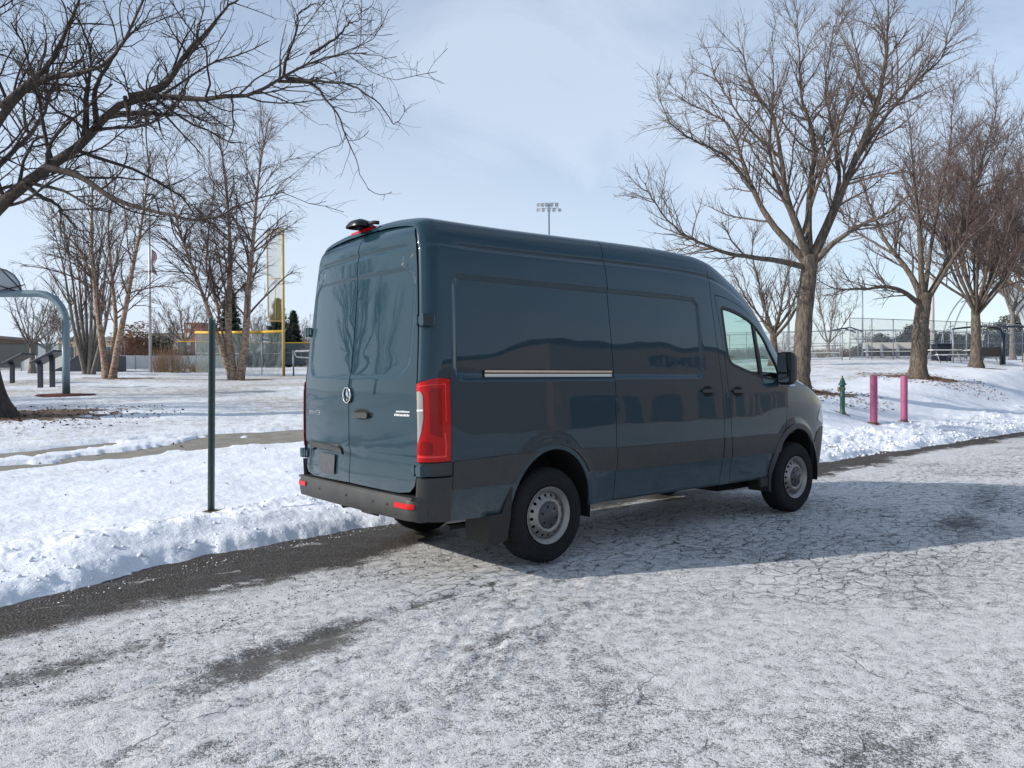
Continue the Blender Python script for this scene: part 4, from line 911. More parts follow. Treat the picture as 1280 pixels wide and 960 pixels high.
GREY_CLUMP = [(0.13, 0.02, [(-0.13, 0.1, -0.05), (-0.78, -0.0, 2.8), (-1.24, -0.27, 5.85), (-1.84, -0.43, 8.39)]), (0.13, 0.02, [(-0.09, 0.07, -0.05), (-0.49, 0.34, 2.84), (-0.75, 0.49, 5.98), (-1.12, 0.73, 8.67)]), (0.13, 0.02, [(-0.05, 0.04, -0.05), (-0.19, 0.67, 2.87), (-0.25, 1.24, 6.11), (-0.38, 1.87, 8.95)]), (0.13, 0.02, [(-0.02, 0.01, -0.05), (0.08, 0.97, 2.9), (0.21, 1.9, 6.23), (0.31, 2.86, 9.2)]), (0.13, 0.02, [(0.02, -0.02, -0.05), (0.06, -0.37, 2.82), (0.06, -0.7, 5.92), (0.09, -1.05, 8.54)]), (0.13, 0.02, [(0.05, -0.04, -0.05), (0.33, -0.08, 2.85), (0.52, -0.04, 6.04), (0.78, -0.06, 8.79)]), (0.13, 0.02, [(0.09, -0.08, -0.05), (0.64, 0.25, 2.89), (1.05, 0.69, 6.17), (1.59, 1.02, 9.08)]), (0.13, 0.02, [(0.14, -0.11, -0.05), (0.66, -1.0, 2.81), (0.98, -1.71, 5.89), (1.45, -2.56, 8.48)])]
SHX, SHY = 34.0, -28.0
# ---------------------------------------------------------------- bare trees
def unit(a): return a/np.maximum(np.linalg.norm(a, axis=-1, keepdims=True), 1e-9)
def resamp(P, K):
    P = np.array(P, float); d = np.concatenate([[0], np.cumsum(np.linalg.norm(np.diff(P, axis=0), axis=1))]); t = np.linspace(0, d[-1], K)
    # smooth through the points
    out = np.stack([curve1(d, P[:, i])(t) if False else np.interp(t, d, P[:, i]) for i in range(3)], 1)
    for _ in range(2): out[1:-1] = .25*out[:-2] + .5*out[1:-1] + .25*out[2:]
    return out
def tubes(P, Rd, n):
    """P (B,K,3), Rd (B,K) -> verts, quads"""
    B, K, _ = P.shape; T = np.gradient(P, axis=1); T = unit(T)
    main = unit(P[:, -1]-P[:, 0]); ref = np.where(np.abs(main[:, 2:3]) < .8, np.array([[0, 0, 1.]]), np.array([[1., 0, 0]]))[:, None, :]
    A = unit(np.cross(T, np.broadcast_to(ref, T.shape))); Bv = np.cross(T, A)
    th = np.arange(n)*2*np.pi/n
    V = P[:, :, None, :] + Rd[:, :, None, None]*(A[:, :, None, :]*np.cos(th)[None, None, :, None] + Bv[:, :, None, :]*np.sin(th)[None, None, :, None])
    idx = np.arange(B*K*n).reshape(B, K, n); a = idx[:, :-1]; b = idx[:, 1:]
    F = np.stack([a, np.roll(a, -1, 2), np.roll(b, -1, 2), b], -1).reshape(-1, 4)
    return V.reshape(-1, 3), F
def np_mesh(name, chunks, m, parent, smooth=True):
    V = []; F = []; o = 0
    for v, f in chunks: V.append(v); F.append(f+o); o += len(v)
    V = np.concatenate(V); F = np.concatenate(F); k = F.shape[1]
    me = bpy.data.meshes.new(name); me.vertices.add(len(V)); me.vertices.foreach_set('co', V.astype(np.float32).ravel())
    me.loops.add(F.size); me.loops.foreach_set('vertex_index', F.ravel().astype(np.int32))
    me.polygons.add(len(F)); me.polygons.foreach_set('loop_start', (np.arange(len(F))*k).astype(np.int32))
    me.polygons.foreach_set('use_smooth', np.full(len(F), smooth)); me.update(calc_edges=True)
    return link(name, me, parent, m)
def spawn(P, Rd, rng, per_m, ang, lr, ltop, K, up, wig, rr_, rmin, t0=.15, lmin=.15, lmax=9, droop=0.0, maxn=None):
    """children of branches P: returns (P2, R2)"""
    B, Kp, _ = P.shape; seg = np.linalg.norm(np.diff(P, axis=1), axis=2).sum(1)
    n = np.maximum(1, rng.poisson(per_m*seg*(1-t0)) if per_m > 0 else 1)
    if maxn: n = np.minimum(n, maxn)
    par = np.repeat(np.arange(B), n); M = len(par)
    t = t0 + (1-t0)*rng.random(M)**.85
    x = t*(Kp-1); i = np.minimum(x.astype(int), Kp-2); f = (x-i)[:, None]
    O = P[par, i]*(1-f) + P[par, i+1]*f; T = unit(P[par, i+1]-P[par, i]); r0 = Rd[par, i]*(1-f[:, 0]) + Rd[par, i+1]*f[:, 0]
    rnd = rng.normal(size=(M, 3)); side = unit(rnd - (rnd*T).sum(1, keepdims=True)*T)
    a = np.radians(ang + rng.normal(size=M)*11)[:, None]
    D = unit(T*np.cos(a) + side*np.sin(a) + np.array([0, 0, up*.5]))
    Ln = np.clip(seg[par]*lr*(1 - ltop*t)*rng.uniform(.55, 1.25, M), lmin, lmax)
    st = (Ln/(K-1))[:, None]; pts = [O]; cur = O; bend = rng.normal(size=(M, 3))*wig*.4
    for k in range(K-1):
        D = unit(D + rng.normal(size=(M, 3))*wig + bend + np.array([0, 0, up*.25 - droop*(k+1)/K])); cur = cur + D*st; pts.append(cur)
    P2 = np.stack(pts, 1); rb = np.maximum(np.minimum(r0*rr_, Ln*.0135 + rmin), rmin)
    R2 = rb[:, None]*np.linspace(1, .35, K)[None, :]; R2 = np.maximum(R2, rmin*.8)
    return P2, R2
def bark(name, c1, c2, sc=(14, 14, 3), bs=.6):
    m = bpy.data.materials.new(name); m.use_nodes = True; t = m.node_tree; b = t.nodes['Principled BSDF']; k = t.links.new
    c = N(t, 'ShaderNodeTexCoord'); mp_ = N(t, 'ShaderNodeMapping'); mp_.inputs['Scale'].default_value = sc
    n = N(t, 'ShaderNodeTexNoise', inp={'Scale': 1.0, 'Detail': 6.0, 'Roughness': .7}); rp = N(t, 'ShaderNodeMapRange', inp={'From Min': .38, 'From Max': .62})
    mx = N(t, 'ShaderNodeMix', data_type='RGBA'); mx.inputs['A'].default_value = (*c1, 1); mx.inputs['B'].default_value = (*c2, 1)
    bp_ = N(t, 'ShaderNodeBump', inp={'Strength': bs, 'Distance': .04})
    k(c.outputs['Object'], mp_.inputs[0]); k(mp_.outputs[0], n.inputs['Vector']); k(n.outputs['Fac'], rp.inputs['Value']); k(rp.outputs[0], mx.inputs['Factor']); k(mx.outputs['Result'], b.inputs['Base Color'])
    k(n.outputs['Fac'], bp_.inputs['Height']); k(bp_.outputs[0], b.inputs['Normal']); b.inputs['Roughness'].default_value = .9; b.inputs['Specular IOR Level'].default_value = .2
    return m
BARK_OAK = bark('bark_brown', (.062, .050, .041), (.175, .145, .118), (16, 16, 3.5), 1.0)
BARK_GREY = bark('bark_grey', (.10, .090, .080), (.22, .20, .18))
BARK_DARK = bark('bark_dark', (.034, .028, .025), (.085, .068, .058))
BARK_BIRCH = bark('bark_peeling', (.15, .075, .042), (.42, .34, .27), (7, 7, 11), 1.0)
TWIG_A = mat('twig_brown', (.135, .104, .088), rough=.9, spec=.2)
TWIG_B = mat('twig_red_grey', (.125, .093, .084), rough=.9, spec=.2)
TWIG_D = mat('twig_dark', (.050, .040, .036), rough=.9, spec=.2)
def limb_tree(name, label, loc, limbs, seed, levels, bmat, tmat, ntrunk=1, flare=1.5, rz=0.0, wob=.03, trunk_tufts=False):
    rng = np.random.default_rng(seed); root = thing(name, label, 'tree', loc, rz)
    tr = []; P1 = []; R1 = []
    for i, (ra_, rb_, pts) in enumerate(limbs):
        K = 24; p = resamp(pts, K); t = np.linspace(0, 1, K)
        w = rng.normal(size=(K, 3)); w = (w + np.roll(w, 1, 0) + np.roll(w, 2, 0) + np.roll(w, -1, 0))*wob*t[:, None]
        if i >= ntrunk: p = p + w*.8
        rad = ra_*(1-t) + rb_*t if i < ntrunk and ntrunk == 1 else rb_ + (ra_-rb_)*(1-t)**1.25
        if i < ntrunk: h = np.maximum(p[:, 2]-p[0, 2], 0); rad = rad*(1 + flare*.45*np.exp(-h/.22) + .12*np.exp(-h/1.0)); p[0, 2] -= .12
        P1.append(p); R1.append(rad)
    P1 = np.stack(P1); R1 = np.stack(R1)
    if bmat is BARK_OAK or bmat is BARK_BIRCH: R1 = R1*(1+.06*rng.normal(size=R1.shape)*(1 if bmat is BARK_BIRCH else .5))
    v, f = tubes(P1, R1, 14); np_mesh('trunk', [(v, f)], bmat, root)
    src = (P1[ntrunk:], R1[ntrunk:]) if ntrunk == 1 else (P1, R1)
    chunks = []; allsrc = [src]
    for li, (kw, n) in enumerate(levels):
        P2s = []; R2s = []
        for si, (P, Rr) in enumerate(allsrc):
            k2 = dict(kw)
            if si < len(allsrc)-1: k2['per_m'] = kw['per_m']*(.55 if li < 2 else .8); k2['lr'] = 9; k2['t0'] = .3; k2['lmax'] = kw['lmax']*.8
            a_, b_ = spawn(P, Rr, rng, **k2); P2s.append(a_); R2s.append(b_)
        P2 = np.concatenate(P2s); R2 = np.concatenate(R2s)
        # keep things above the ground
        ok = (P2[:, :, 2].min(1) > .8); P2, R2 = P2[ok], R2[ok]
        chunks.append(tubes(P2, R2, n)); allsrc.append((P2, R2))
        if li+1 < len(levels) and kw['K'] != levels[li+1][0]['K'] and False: pass
    np_mesh('crown', chunks, tmat, root)
    return root
def auto_limbs(rng, h, r, nl, fork=.28, spread=.9, lean=0.0):
    """a trunk with nl limbs fanning upwards"""
    L = [(r, r*.72, [(0, 0, 0), (lean*.2, 0, h*fork*.5), (lean*.3, .02, h*fork), (lean*.35, .02, h*(fork+.05))])]
    for i in range(nl):
        a = 2*math.pi*(i + rng.random()*.6)/nl; e = rng.uniform(.25, 1.0)*spread; ht = h*rng.uniform(.80, 1.02)*(1 - .28*e); z0 = h*fork*rng.uniform(.85, 1.12)
        w = h*.42*e; pts = []
        for t in np.linspace(0, 1, 6):
            q = t**.8; pts.append((lean*.3 + math.cos(a)*w*q + rng.normal()*.1*t, math.sin(a)*w*q + rng.normal()*.1*t, z0 + (ht-z0)*t**1.05))
        L.append((r*rng.uniform(.26, .42), .012, pts))
    return L
def lv(per_m, ang, lr, ltop, K, up, wig, rr_, rmin, n, **k): return (dict(per_m=per_m, ang=ang, lr=lr, ltop=ltop, K=K, up=up, wig=wig, rr_=rr_, rmin=rmin, **k), n)
exec_ok = True
OAKL = [lv(3.4, 46, .36, .55, 7, .22, .10, .55, .009, 5, t0=.18, lmax=3.0), lv(4.6, 40, .46, .45, 6, .20, .12, .6, .0055, 4, lmax=1.6, t0=.15), lv(7.0, 42, .6, .4, 4, .12, .12, .65, .0038, 3, lmax=.75, t0=.1, lmin=.18)]
limb_tree('bare_tree', 'tall bare tree behind the van mirror, its lowest limb reaching left over the roof', (16.68, 6.44, ground_z(16.68, 6.44)-.02), OAK_A, 3, OAKL, BARK_OAK, TWIG_A)
limb_tree('bare_tree', 'bare tree rising behind the right pink bollard with brown mulch around its flared trunk', (26.19, 7.29, ground_z(26.19, 7.29)-.02), OAK_B, 5,
    [lv(3.0, 42, .36, .5, 7, .22, .10, .5, .009, 5, t0=.15, lmax=3.8), lv(4.4, 40, .46, .45, 6, .20, .13, .6, .007, 4, lmax=1.8), lv(6.2, 42, .55, .4, 4, .12, .12, .65, .0045, 3, lmax=.85, lmin=.22)], BARK_OAK, TWIG_B)
limb_tree('bare_tree', 'large overhanging bare tree at the left edge whose dark limbs fill the upper left sky', (-1.95, 14.80, ground_z(-1.95, 14.8)-.02), LIMB_TREE, 11,
    [lv(3.1, 48, .28, .35, 8, .10, .16, .5, .008, 5, t0=.12, lmax=2.8, lmin=.4), lv(3.4, 44, .45, .4, 6, .08, .18, .6, .005, 4, lmax=1.3, lmin=.25), lv(4.4, 48, .5, .4, 4, .03, .18, .65, .0034, 3, lmax=.6, lmin=.14)], BARK_DARK, TWIG_D, wob=.04)
BIRL = [lv(2.8, 42, .30, .35, 8, .06, .06, .42, .012, 4, t0=.20, lmax=4.2, lmin=1.0, droop=.08), lv(4.0, 36, .42, .4, 6, -.02, .08, .6, .007, 3, lmax=1.8, lmin=.3, droop=.18), lv(5.6, 30, .6, .3, 4, -.06, .09, .7, .006, 3, lmax=.9, lmin=.25, droop=.2)]
limb_tree('birch_tree', 'clump of birch trunks with peeling orange-brown bark nearest the yellow foul pole', (9.35, 31.54, ground_z(9.35, 31.54)-.02), BIRCH_A, 21, BIRL, BARK_BIRCH, TWIG_B, ntrunk=5, flare=.6)
limb_tree('birch_tree', 'V-shaped pair of peeling birch trunks left of the flagpole', (4.3, 33.58, ground_z(4.3, 33.58)-.02), BIRCH_B, 23, BIRL, BARK_BIRCH, TWIG_B, ntrunk=3, flare=.6)

limb_tree('grey_stem_tree', 'many-stemmed smooth grey tree behind the V-shaped birch', (5.4, 43.5, ground_z(5.4, 43.5)-.02), GREY_CLUMP, 25, [lv(2.2, 26, .35, .3, 6, .15, .07, .5, .011, 4, t0=.3, lmax=3), lv(3.4, 28, .5, .3, 5, .1, .08, .6, .0075, 3, lmax=1.4, lmin=.3)], BARK_GREY, TWIG_B, ntrunk=8, flare=.3)
def small_tree(name, label, px, py, h, r, seed, nl=7, tm=TWIG_B, bm=BARK_GREY, dens=1.0, spread=.9, fork=.28, rmin=.007):
    rng = np.random.default_rng(seed); L_ = auto_limbs(rng, h, r, nl, fork=fork, spread=spread)
    return limb_tree(name, label, (px, py, ground_z(px, py)-.05), L_, seed,
        [lv(2.1*dens, 38, .38, .45, 6, .25, .09, .55, rmin*1.5, 4, t0=.12, lmax=h*.3), lv(3.0*dens, 38, .45, .4, 5, .22, .11, .6, rmin, 3, lmax=h*.16, lmin=.3), lv(4.4*dens, 38, .55, .3, 4, .15, .12, .7, rmin*.75, 3, lmax=h*.07, lmin=.2)], bm, tm)
small_tree('bare_tree', 'slimmer bare tree right of the mulched one, in front of the navy shelter posts', 36.62, 9.06, 12.8, .24, 31, nl=15, dens=1.25, spread=1.0, fork=.22, bm=BARK_OAK)
# ---------------------------------------------------------------- evergreens and shrubs
def foliage(name, m, parent, pts, size, rng, flat=.5, up=0.0):
    """many small leaf-sized triangles"""
    n = len(pts); a = rng.normal(size=(n, 3)); a[:, 2] *= flat; a = unit(a); b = unit(np.cross(a, rng.normal(size=(n, 3)))); s = size*rng.uniform(.5, 1.3, (n, 1))
    V = np.stack([pts - a*s*.5 - b*s*.22, pts - a*s*.5 + b*s*.22, pts + a*s*.6], 1).reshape(-1, 3)
    F = np.arange(n*3).reshape(-1, 3); return np_mesh(name, [(V, F)], m, parent, smooth=False)
GREEN_D = mat('needles_dark', (.018, .032, .020), rough=.8, noise=(1.5, .8, (.040, .060, .036)))
GREEN_G = mat('needles_grey', (.035, .042, .032), rough=.85, noise=(.6, .9, (.075, .078, .060)))
LEAF_B = mat('leaf_russet', (.16, .075, .040), rough=.8, noise=(1.2, .8, (.28, .16, .10)))
def spruce(label, x, y, h, w, seed, group=None):
    rng = np.random.default_rng(seed); z = ground_z(x, y); root = thing('spruce_tree', label, 'tree', (x, y, z), 0, group)
    MB().tube([(0, 0, -.1), (0, 0, h*.98)], [h*.018, .01], 8).build('trunk', BARK_DARK, root)
    pts = []; nb = int(h*26)
    for i in range(nb):
        t = (i/nb)**.85; zz = .4 + t*(h-.4); L_ = w*.5*(1-t)**.85*rng.uniform(.65, 1.12) + .08; a = i*2.4 + rng.random(); n = int(30 + 130*(1-t))
        q = rng.random(n)**.7; sp = .16*w*.5*(.3+q)
        p = np.stack([math.cos(a)*L_*q + rng.normal(size=n)*sp*.4, math.sin(a)*L_*q + rng.normal(size=n)*sp*.4, zz - L_*.28*q + .10*L_*q**3 + rng.normal(size=n)*.06], 1); pts.append(p)
    foliage('crown', GREEN_D, root, np.concatenate(pts), .24, rng); return root
spruce('dark spruce seen between the birch trunks above the yellow-topped fence', 21.6, 66.5, 7.6, 3.4, 1)
spruce('dark spruce behind the foot of the yellow foul pole screen', 26.2, 66.5, 6.6, 3.6, 2)
spruce('smaller dark spruce nearest the rear corner of the van', 28.6, 68.4, 5.6, 2.8, 3)
def clumpy(name, label, x, y, blobs, m, seed, n, size, cat='tree', trunk=True, group=None):
    rng = np.random.default_rng(seed); z = ground_z(x, y); root = thing(name, label, cat, (x, y, z), 0, group)
    if trunk:
        t = MB(); t.tube([(0, 0, -.1), (0, 0, blobs[0][2])], [.22, .1], 8)
        for (bx, by, bz, r) in blobs[1:6]: t.tube([(0, 0, blobs[0][2]*.4), (bx*.6, by*.6, bz*.8), (bx, by, bz)], [.12, .07, .02], 6)
        t.build('trunk', BARK_DARK, root)
    pts = []
    for (bx, by, bz, r) in blobs:
        k = int(n*r*r); d = unit(rng.normal(size=(k, 3))); rad = r*(.45 + .6*rng.random((k, 1))**.6)*(1 + .25*np.sin(d[:, :1]*7+bx) * np.cos(d[:, 2:3]*6+by)); p = d*rad*np.array([1, 1, .85]) + np.array([bx, by, bz]); pts.append(p[p[:, 2] > .05])
    foliage('crown' if cat == 'tree' else 'foliage', m, root, np.concatenate(pts), size, rng); return root
def blobset(seed, w, d, h, n, r):
    g = random.Random(seed); out = []
    for i in range(n):
        a = (i+.5)/n; bx = (a-.5)*w; hh = h*(1 - .55*abs(a-.5)**1.3*2)*g.uniform(.55, 1.0)
        out.append((bx*.771, -bx*.636 + g.uniform(-.5, .5)*d, hh - r*.6, r*g.uniform(.7, 1.15)))
    for i in range(n): out.append((g.uniform(-.5, .5)*w*.771, g.uniform(-.5, .5)*w*-.636, h*g.uniform(.1, .5), r*g.uniform(.8, 1.2)))
    return out
dist = 'dark evergreen trees behind the ball field fence'
clumpy('evergreen_tree', 'big rounded dark evergreen mass behind the field fence left of the mulched tree', 113.0, 46.5, blobset(1, 9, 4, 5.4, 9, 1.7), GREEN_G, 41, 620, .34, group=dist)
clumpy('evergreen_tree', 'dark evergreen seen just right of the mulched tree trunk behind the fence', 117.0, 41.5, blobset(2, 8, 4, 4.4, 8, 1.5), GREEN_G, 42, 620, .34, group=dist)
clumpy('evergreen_tree', 'loose evergreen rising under the arched dome frame', 119.0, 37.0, blobset(3, 7, 4, 5.2, 8, 1.5), GREEN_G, 43, 520, .34, group=dist)
clumpy('evergreen_tree', 'tallest loose evergreen right of the slim tree trunk', 124.0, 33.5, blobset(4, 7, 4, 7.0, 9, 1.5), GREEN_G, 44, 420, .34, group=dist)
clumpy('evergreen_tree', 'evergreen at the right picture edge behind the fence', 130.0, 29.5, blobset(5, 9, 4, 5.2, 8, 1.6), GREEN_G, 45, 520, .34, group=dist)
clumpy('oak_tree', 'small tree still holding russet dead leaves behind the V-shaped birch', 14.1, 70.1, blobset(6, 2.6, 2, 5.0, 5, .9), LEAF_B, 46, 330, .26)
clumpy('evergreen_tree', 'low dark evergreen directly behind the flagpole', 17.4, 75.5, blobset(7, 3.4, 2, 4.6, 5, 1.1), GREEN_D, 47, 520, .28)
clumpy('hedge', 'long low dark hedge in front of the far brick apartment block', 21.4, 77.0, blobset(8, 6.5, 1, 1.7, 12, .75), mat('hedge_dark', (.020, .018, .017), rough=.9, noise=(.9, .9, (.05, .042, .036))), 48, 900, .22, cat='hedge', trunk=False)
def stalks(name, label, cat, x, y, w, dpt, h, n, m, seed, lean=.18, r=.006):
    rng = np.random.default_rng(seed); z0 = ground_z(x, y); root = thing(name, label, cat, (x, y, z0))
    a = rng.uniform(-.5, .5, n)*w; b = rng.uniform(-.5, .5, n)*dpt; K = 4; O = np.stack([a*.771 + b*.636, -a*.636 + b*.771, 0*a-.05], 1)
    hh = h*rng.uniform(.55, 1.05, n)*(1 - .35*np.abs(a/w*2)**2); D = rng.normal(size=(n, 3))*lean; D[:, 2] = 1
    P = np.stack([O + D*hh[:, None]*t + np.array([1, 0, 0])*(rng.normal(size=(n, 1))*.05*t*t) for t in np.linspace(0, 1, K)], 1)
    v, f = tubes(P, np.full((n, K), r)*np.array([1.3, 1, .8, .5]), 3); np_mesh('stems', [(v, f)], m, root, smooth=False); return root
stalks('ornamental_grass', 'tall tan clump of dry grass at the foot of the flagpole', 'grass clump', 10.9, 47.6, 2.0, 1.0, 2.1, 300, mat('dry_grass_tan', (.36, .25, .15), rough=.9), 51, .22, .009)
stalks('ornamental_grass', 'small tan grass tuft right of the flagpole clump', 'grass clump', 13.0, 48.0, 1.6, .8, .9, 300, MATS['dry_grass_tan'], 52, .35, .008)
stalks('dogwood_shrub', 'wide red-brown bare shrub row before the white rink boards', 'shrub', 11.6, 60.5, 5.0, 1.0, 2.0, 620, mat('stem_red', (.17, .085, .06), rough=.9), 53, .22, .010)
stalks('dogwood_shrub', 'red-brown bare shrub right of the flagpole before the dark hedge', 'shrub', 15.2, 61.5, 4.2, 1.0, 1.9, 480, MATS['stem_red'], 54, .24, .010)
# ---------------------------------------------------------------- street furniture near the road
GREEN_P = mat('green_paint', (.11, .16, .14), rough=.5, noise=(18, .7, (.17, .20, .18)), metal=.2)
z = ground_z(-1.48, 2.59)
t = thing('sign_post', 'bare green steel U-channel post without a sign in the roadside snow', 'post', (-1.48, 2.59, z), .3)
pm_ = MB(); Mr = Matrix.Rotation(R_(.8), 4, 'Y') @ Matrix.Rotation(R_(2.2), 4, 'Z')
sec = [(-.042, .0), (-.042, .004), (-.026, .004), (-.020, .030), (.020, .030), (.026, .004), (.042, .004), (.042, .0), (.022, 0), (.016, .026), (-.016, .026), (-.022, 0)]
pm_.prism(sec, -.15, 1.99, Mr); pm_.build('channel', GREEN_P, t)
hm = MB()
for i in range(66):
    hm.lathe([(0, 0), (.006, 0)], 8, Mr @ Matrix.Translation((0, .0312, .03 + i*.03)) @ Matrix.Rotation(R_(90), 4, 'X')); 
hm.build('bolt_holes', BLACK, t, recalc=False)['kind'] = 'stuff'
# hydrant
HG = mat('hydrant_green', (.020, .075, .055), rough=.45, noise=(12, .4, (.04, .10, .08)))
z = ground_z(14.58, 4.19)
t = thing('fire_hydrant', 'slim dark green hydrant with a pointed bonnet and tan cap standing in the snow', 'hydrant', (14.58, 4.19, z), 2.45); t.scale = (.66, .66, .98)
hb = MB().lathe([(.13, -.1), (.13, .02), (.10, .03), (.088, .06), (.088, .40), (.108, .41), (.108, .45), (.088, .46), (.088, .70), (.105, .71), (.105, .74), (0, .74)], 24).build('barrel', HG, t)
MB().lathe([(.15, .72), (.15, .755), (.11, .765), (.085, .83), (.045, .89), (.025, .91), (.025, .95), (0, .955)], 24).build('bonnet', HG, t)
Mh = Matrix.Translation((0, 0, .62)) @ Matrix.Rotation(R_(90), 4, 'Y')
nz_ = MB().lathe([(.05, 0), (.05, .13), (.06, .14), (.06, .17), (.02, .175), (.02, .19), (0, .19)], 16, Mh).build('side_nozzle', mat('nozzle_tan', (.34, .22, .13), rough=.6, noise=(20, .6, (.16, .10, .07))), t)
MB().lathe([(.045, 0), (.045, .12), (.055, .13), (.055, .155), (0, .16)], 16, Matrix.Translation((0, 0, .62)) @ Matrix.Rotation(R_(-90), 4, 'X')).build('front_nozzle', HG, t)
PINK = mat('pink_paint', (.36, .085, .18), rough=.6, noise=(7, .7, (.27, .07, .14)), bump=(60, .2, .002))
for (x, y, lab) in ((14.72, 3.47, 'left one of two faded pink bollards, nearer the hydrant and the van'), (16.63, 3.59, 'right one of two faded pink bollards, in front of the mulched tree')):
    z = ground_z(x, y); t = thing('bollard', lab, 'bollard', (x, y, z), 0, 'pink bollards beside the road')
    MB().lathe([(.086, -.1), (.086, 1.17), (.080, 1.185), (0, 1.19)], 28).build('post', PINK, t)
    MB().lathe([(.0875, .0), (.0875, .05), (.0865, .055)], 28).build('rust_band', mat('rust_brown', (.10, .045, .03), rough=.9, noise=(30, .7, (.2, .07, .09))), t, recalc=False)
# ---------------------------------------------------------------- basketball hoop
GP = mat('galvanised_blue', (.16, .22, .26), rough=.45, metal=.35, noise=(5, .5, (.22, .28, .31)))
bx, by = .32, 20.63; z = ground_z(bx, by)
t = thing('basketball_hoop', 'grey-blue gooseneck basketball post curving left to a fan backboard', 'basketball hoop', (bx, by, z))
lw = Vector((-.771, .636, 0)); pts = [Vector((0, 0, -.1)), Vector((0, 0, 1.0)), Vector((0, 0, 2.15))]
for a in np.linspace(0, 90, 12): pts.append(Vector((0, 0, 2.15)) + lw*(.85*(1-math.cos(R_(a)))) + Vector((0, 0, .85*math.sin(R_(a)))))
pts += [lw*1.6 + Vector((0, 0, 3.0)), lw*2.35 + Vector((0, 0, 3.0))]
MB().tube(pts, .105, 20).build('gooseneck_pole', GP, t)
ca = Vector((-.5, .866, 0)).normalized()
fan = [(a*.84, b*.82) for a, b in [(-.69, .0), (.69, .0), (.69, .10), (.62, .45), (.45, .70), (.22, .84), (0, .88), (-.22, .84), (-.45, .70), (-.62, .45), (-.69, .10)]]
cb_ = lw*1.97 + Vector((0, 0, 3.02)); nb_ = Vector((.15, -.99, 0)).normalized(); rb_ = Vector((.99, .15, 0)).normalized()
Mf = Matrix(((rb_.x, 0, nb_.x, cb_.x), (rb_.y, 0, nb_.y, cb_.y), (0, 1, 0, cb_.z), (0, 0, 0, 1)))
bbo = MB().prism(fan, 0, .04, Mf).build('backboard', mat('backboard_white', (.55, .58, .62), rough=.5, noise=(3, .4, (.45, .47, .5))), t)
rm = MB(); rm.tube([Mf @ Vector((x, y, .05)) for x, y in fan + fan[:1]], .022, 6); rm.build('edge_frame', GP, bbo)
br = MB(); br.tube([Mf @ Vector((-.1, .02, .08)), Mf @ Vector((.66, .30, .06))], .018, 6)
br.tube([lw*1.25 + Vector((0, 0, 3.05)), Mf @ Vector((.0, .75, .06))], .022, 6); br.tube([lw*1.30 + Vector((0, 0, 3.02)), Mf @ Vector((-.3, .3, .06))], .022, 6); br.build('brace', RUBBER, t)
MB().tube([Mf @ Vector((.23*math.cos(a), .12, -.30 + .23*math.sin(a))) for a in np.linspace(0, 2*math.pi, 25)], .012, 6, cap=False).build('rim', mat('rim_orange', (.5, .12, .03), rough=.5), t)
MB().lathe([(0, .03), (.75, .025), (.85, -.05)], 28, Matrix.Diagonal((1, .8, 1, 1))).build('mulch_pad', mat('red_mulch', (.13, .035, .028), rough=.95, noise=(22, .8, (.07, .02, .018))), t)
# ---------------------------------------------------------------- trail information lecterns
NAVY = mat('navy_paint', (.008, .014, .030), rough=.4)
def lectern(x, y, hh, ln, lab, nposts):
    z = ground_z(x, y); t = thing('reader_board', lab, 'sign', (x, y, z), 0, 'navy reader boards in the park')
    R2v = Vector((.771, -.636, 0)); 
    M = Matrix(((.771, .636, 0, 0), (-.636, .771, 0, 0), (0, 0, 1, 0), (0, 0, 0, 1)))
    for i in range(nposts):
        p = MB(); p.box(-.08 + i*.42, .08 + i*.42, -.05, .05, -.1, hh + i*.42*.5 - .02, M); p.build('post', NAVY, t, bevel=.01)
    s = MB(); a = math.atan(.50); L2 = Matrix.Translation((0, 0, hh)) @ Matrix.Rotation(-a, 4, 'Y')
    s.box(-.14, ln, -.40, .40, -.02, .06, M @ L2); so = s.build('panel', NAVY, t, bevel=.01)
    MB().box(-.10, ln-.04, -.36, .36, .062, .068, M @ L2).build('printed_sheet', mat('faded_print', (.05, .07, .11), rough=.3, noise=(4, .9, (.16, .17, .17))), so)
lectern(.45, 26.0, .90, .80, 'nearer navy reader board with a slanted top beside the gooseneck pole', 2)
lectern(.15, 30.4, .80, .72, 'farther navy reader board with a slanted top, left of the nearer one', 1)
# ---------------------------------------------------------------- fences
YEL = mat('yellow_cap', (.70, .42, .03), rough=.5)
YELP = mat('yellow_pole', (.55, .42, .16), rough=.5, noise=(2, .4, (.45, .36, .18)))
GALV = mat('galvanised', (.22, .25, .29), rough=.45, metal=.4)
def mesh_mat(name, color, dens, sc=9.0):
    m = bpy.data.materials.new(name); m.use_nodes = True; t = m.node_tree; b = t.nodes['Principled BSDF']; k = t.links.new
    b.inputs['Base Color'].default_value = (*color, 1); b.inputs['Roughness'].default_value = .6
    c = N(t, 'ShaderNodeTexCoord'); sp = N(t, 'ShaderNodeSeparateXYZ'); k(c.outputs['Object'], sp.inputs[0])
    def ma(op, x, y=None):
        n = N(t, 'ShaderNodeMath', operation=op)
        for i, q in enumerate((x, y)):
            if q is None: continue
            if isinstance(q, (int, float)): n.inputs[i].default_value = q
            else: k(q, n.inputs[i])
        return n.outputs[0]
    out = []
    for sg in (1, -1):
        v = ma('ADD', ma('MULTIPLY', sp.outputs[0], sc), ma('MULTIPLY', sp.outputs[2], sc*sg)); out.append(ma('LESS_THAN', ma('FRACT', v), dens))
    a = ma('MAXIMUM', out[0], out[1]); k(a, b.inputs['Alpha']); return m
CHAIN = mesh_mat('chain_link', (.30, .33, .37), .085, 12)
CHAIN_G = mesh_mat('chain_link_dense', (.20, .24, .25), .16, 12)
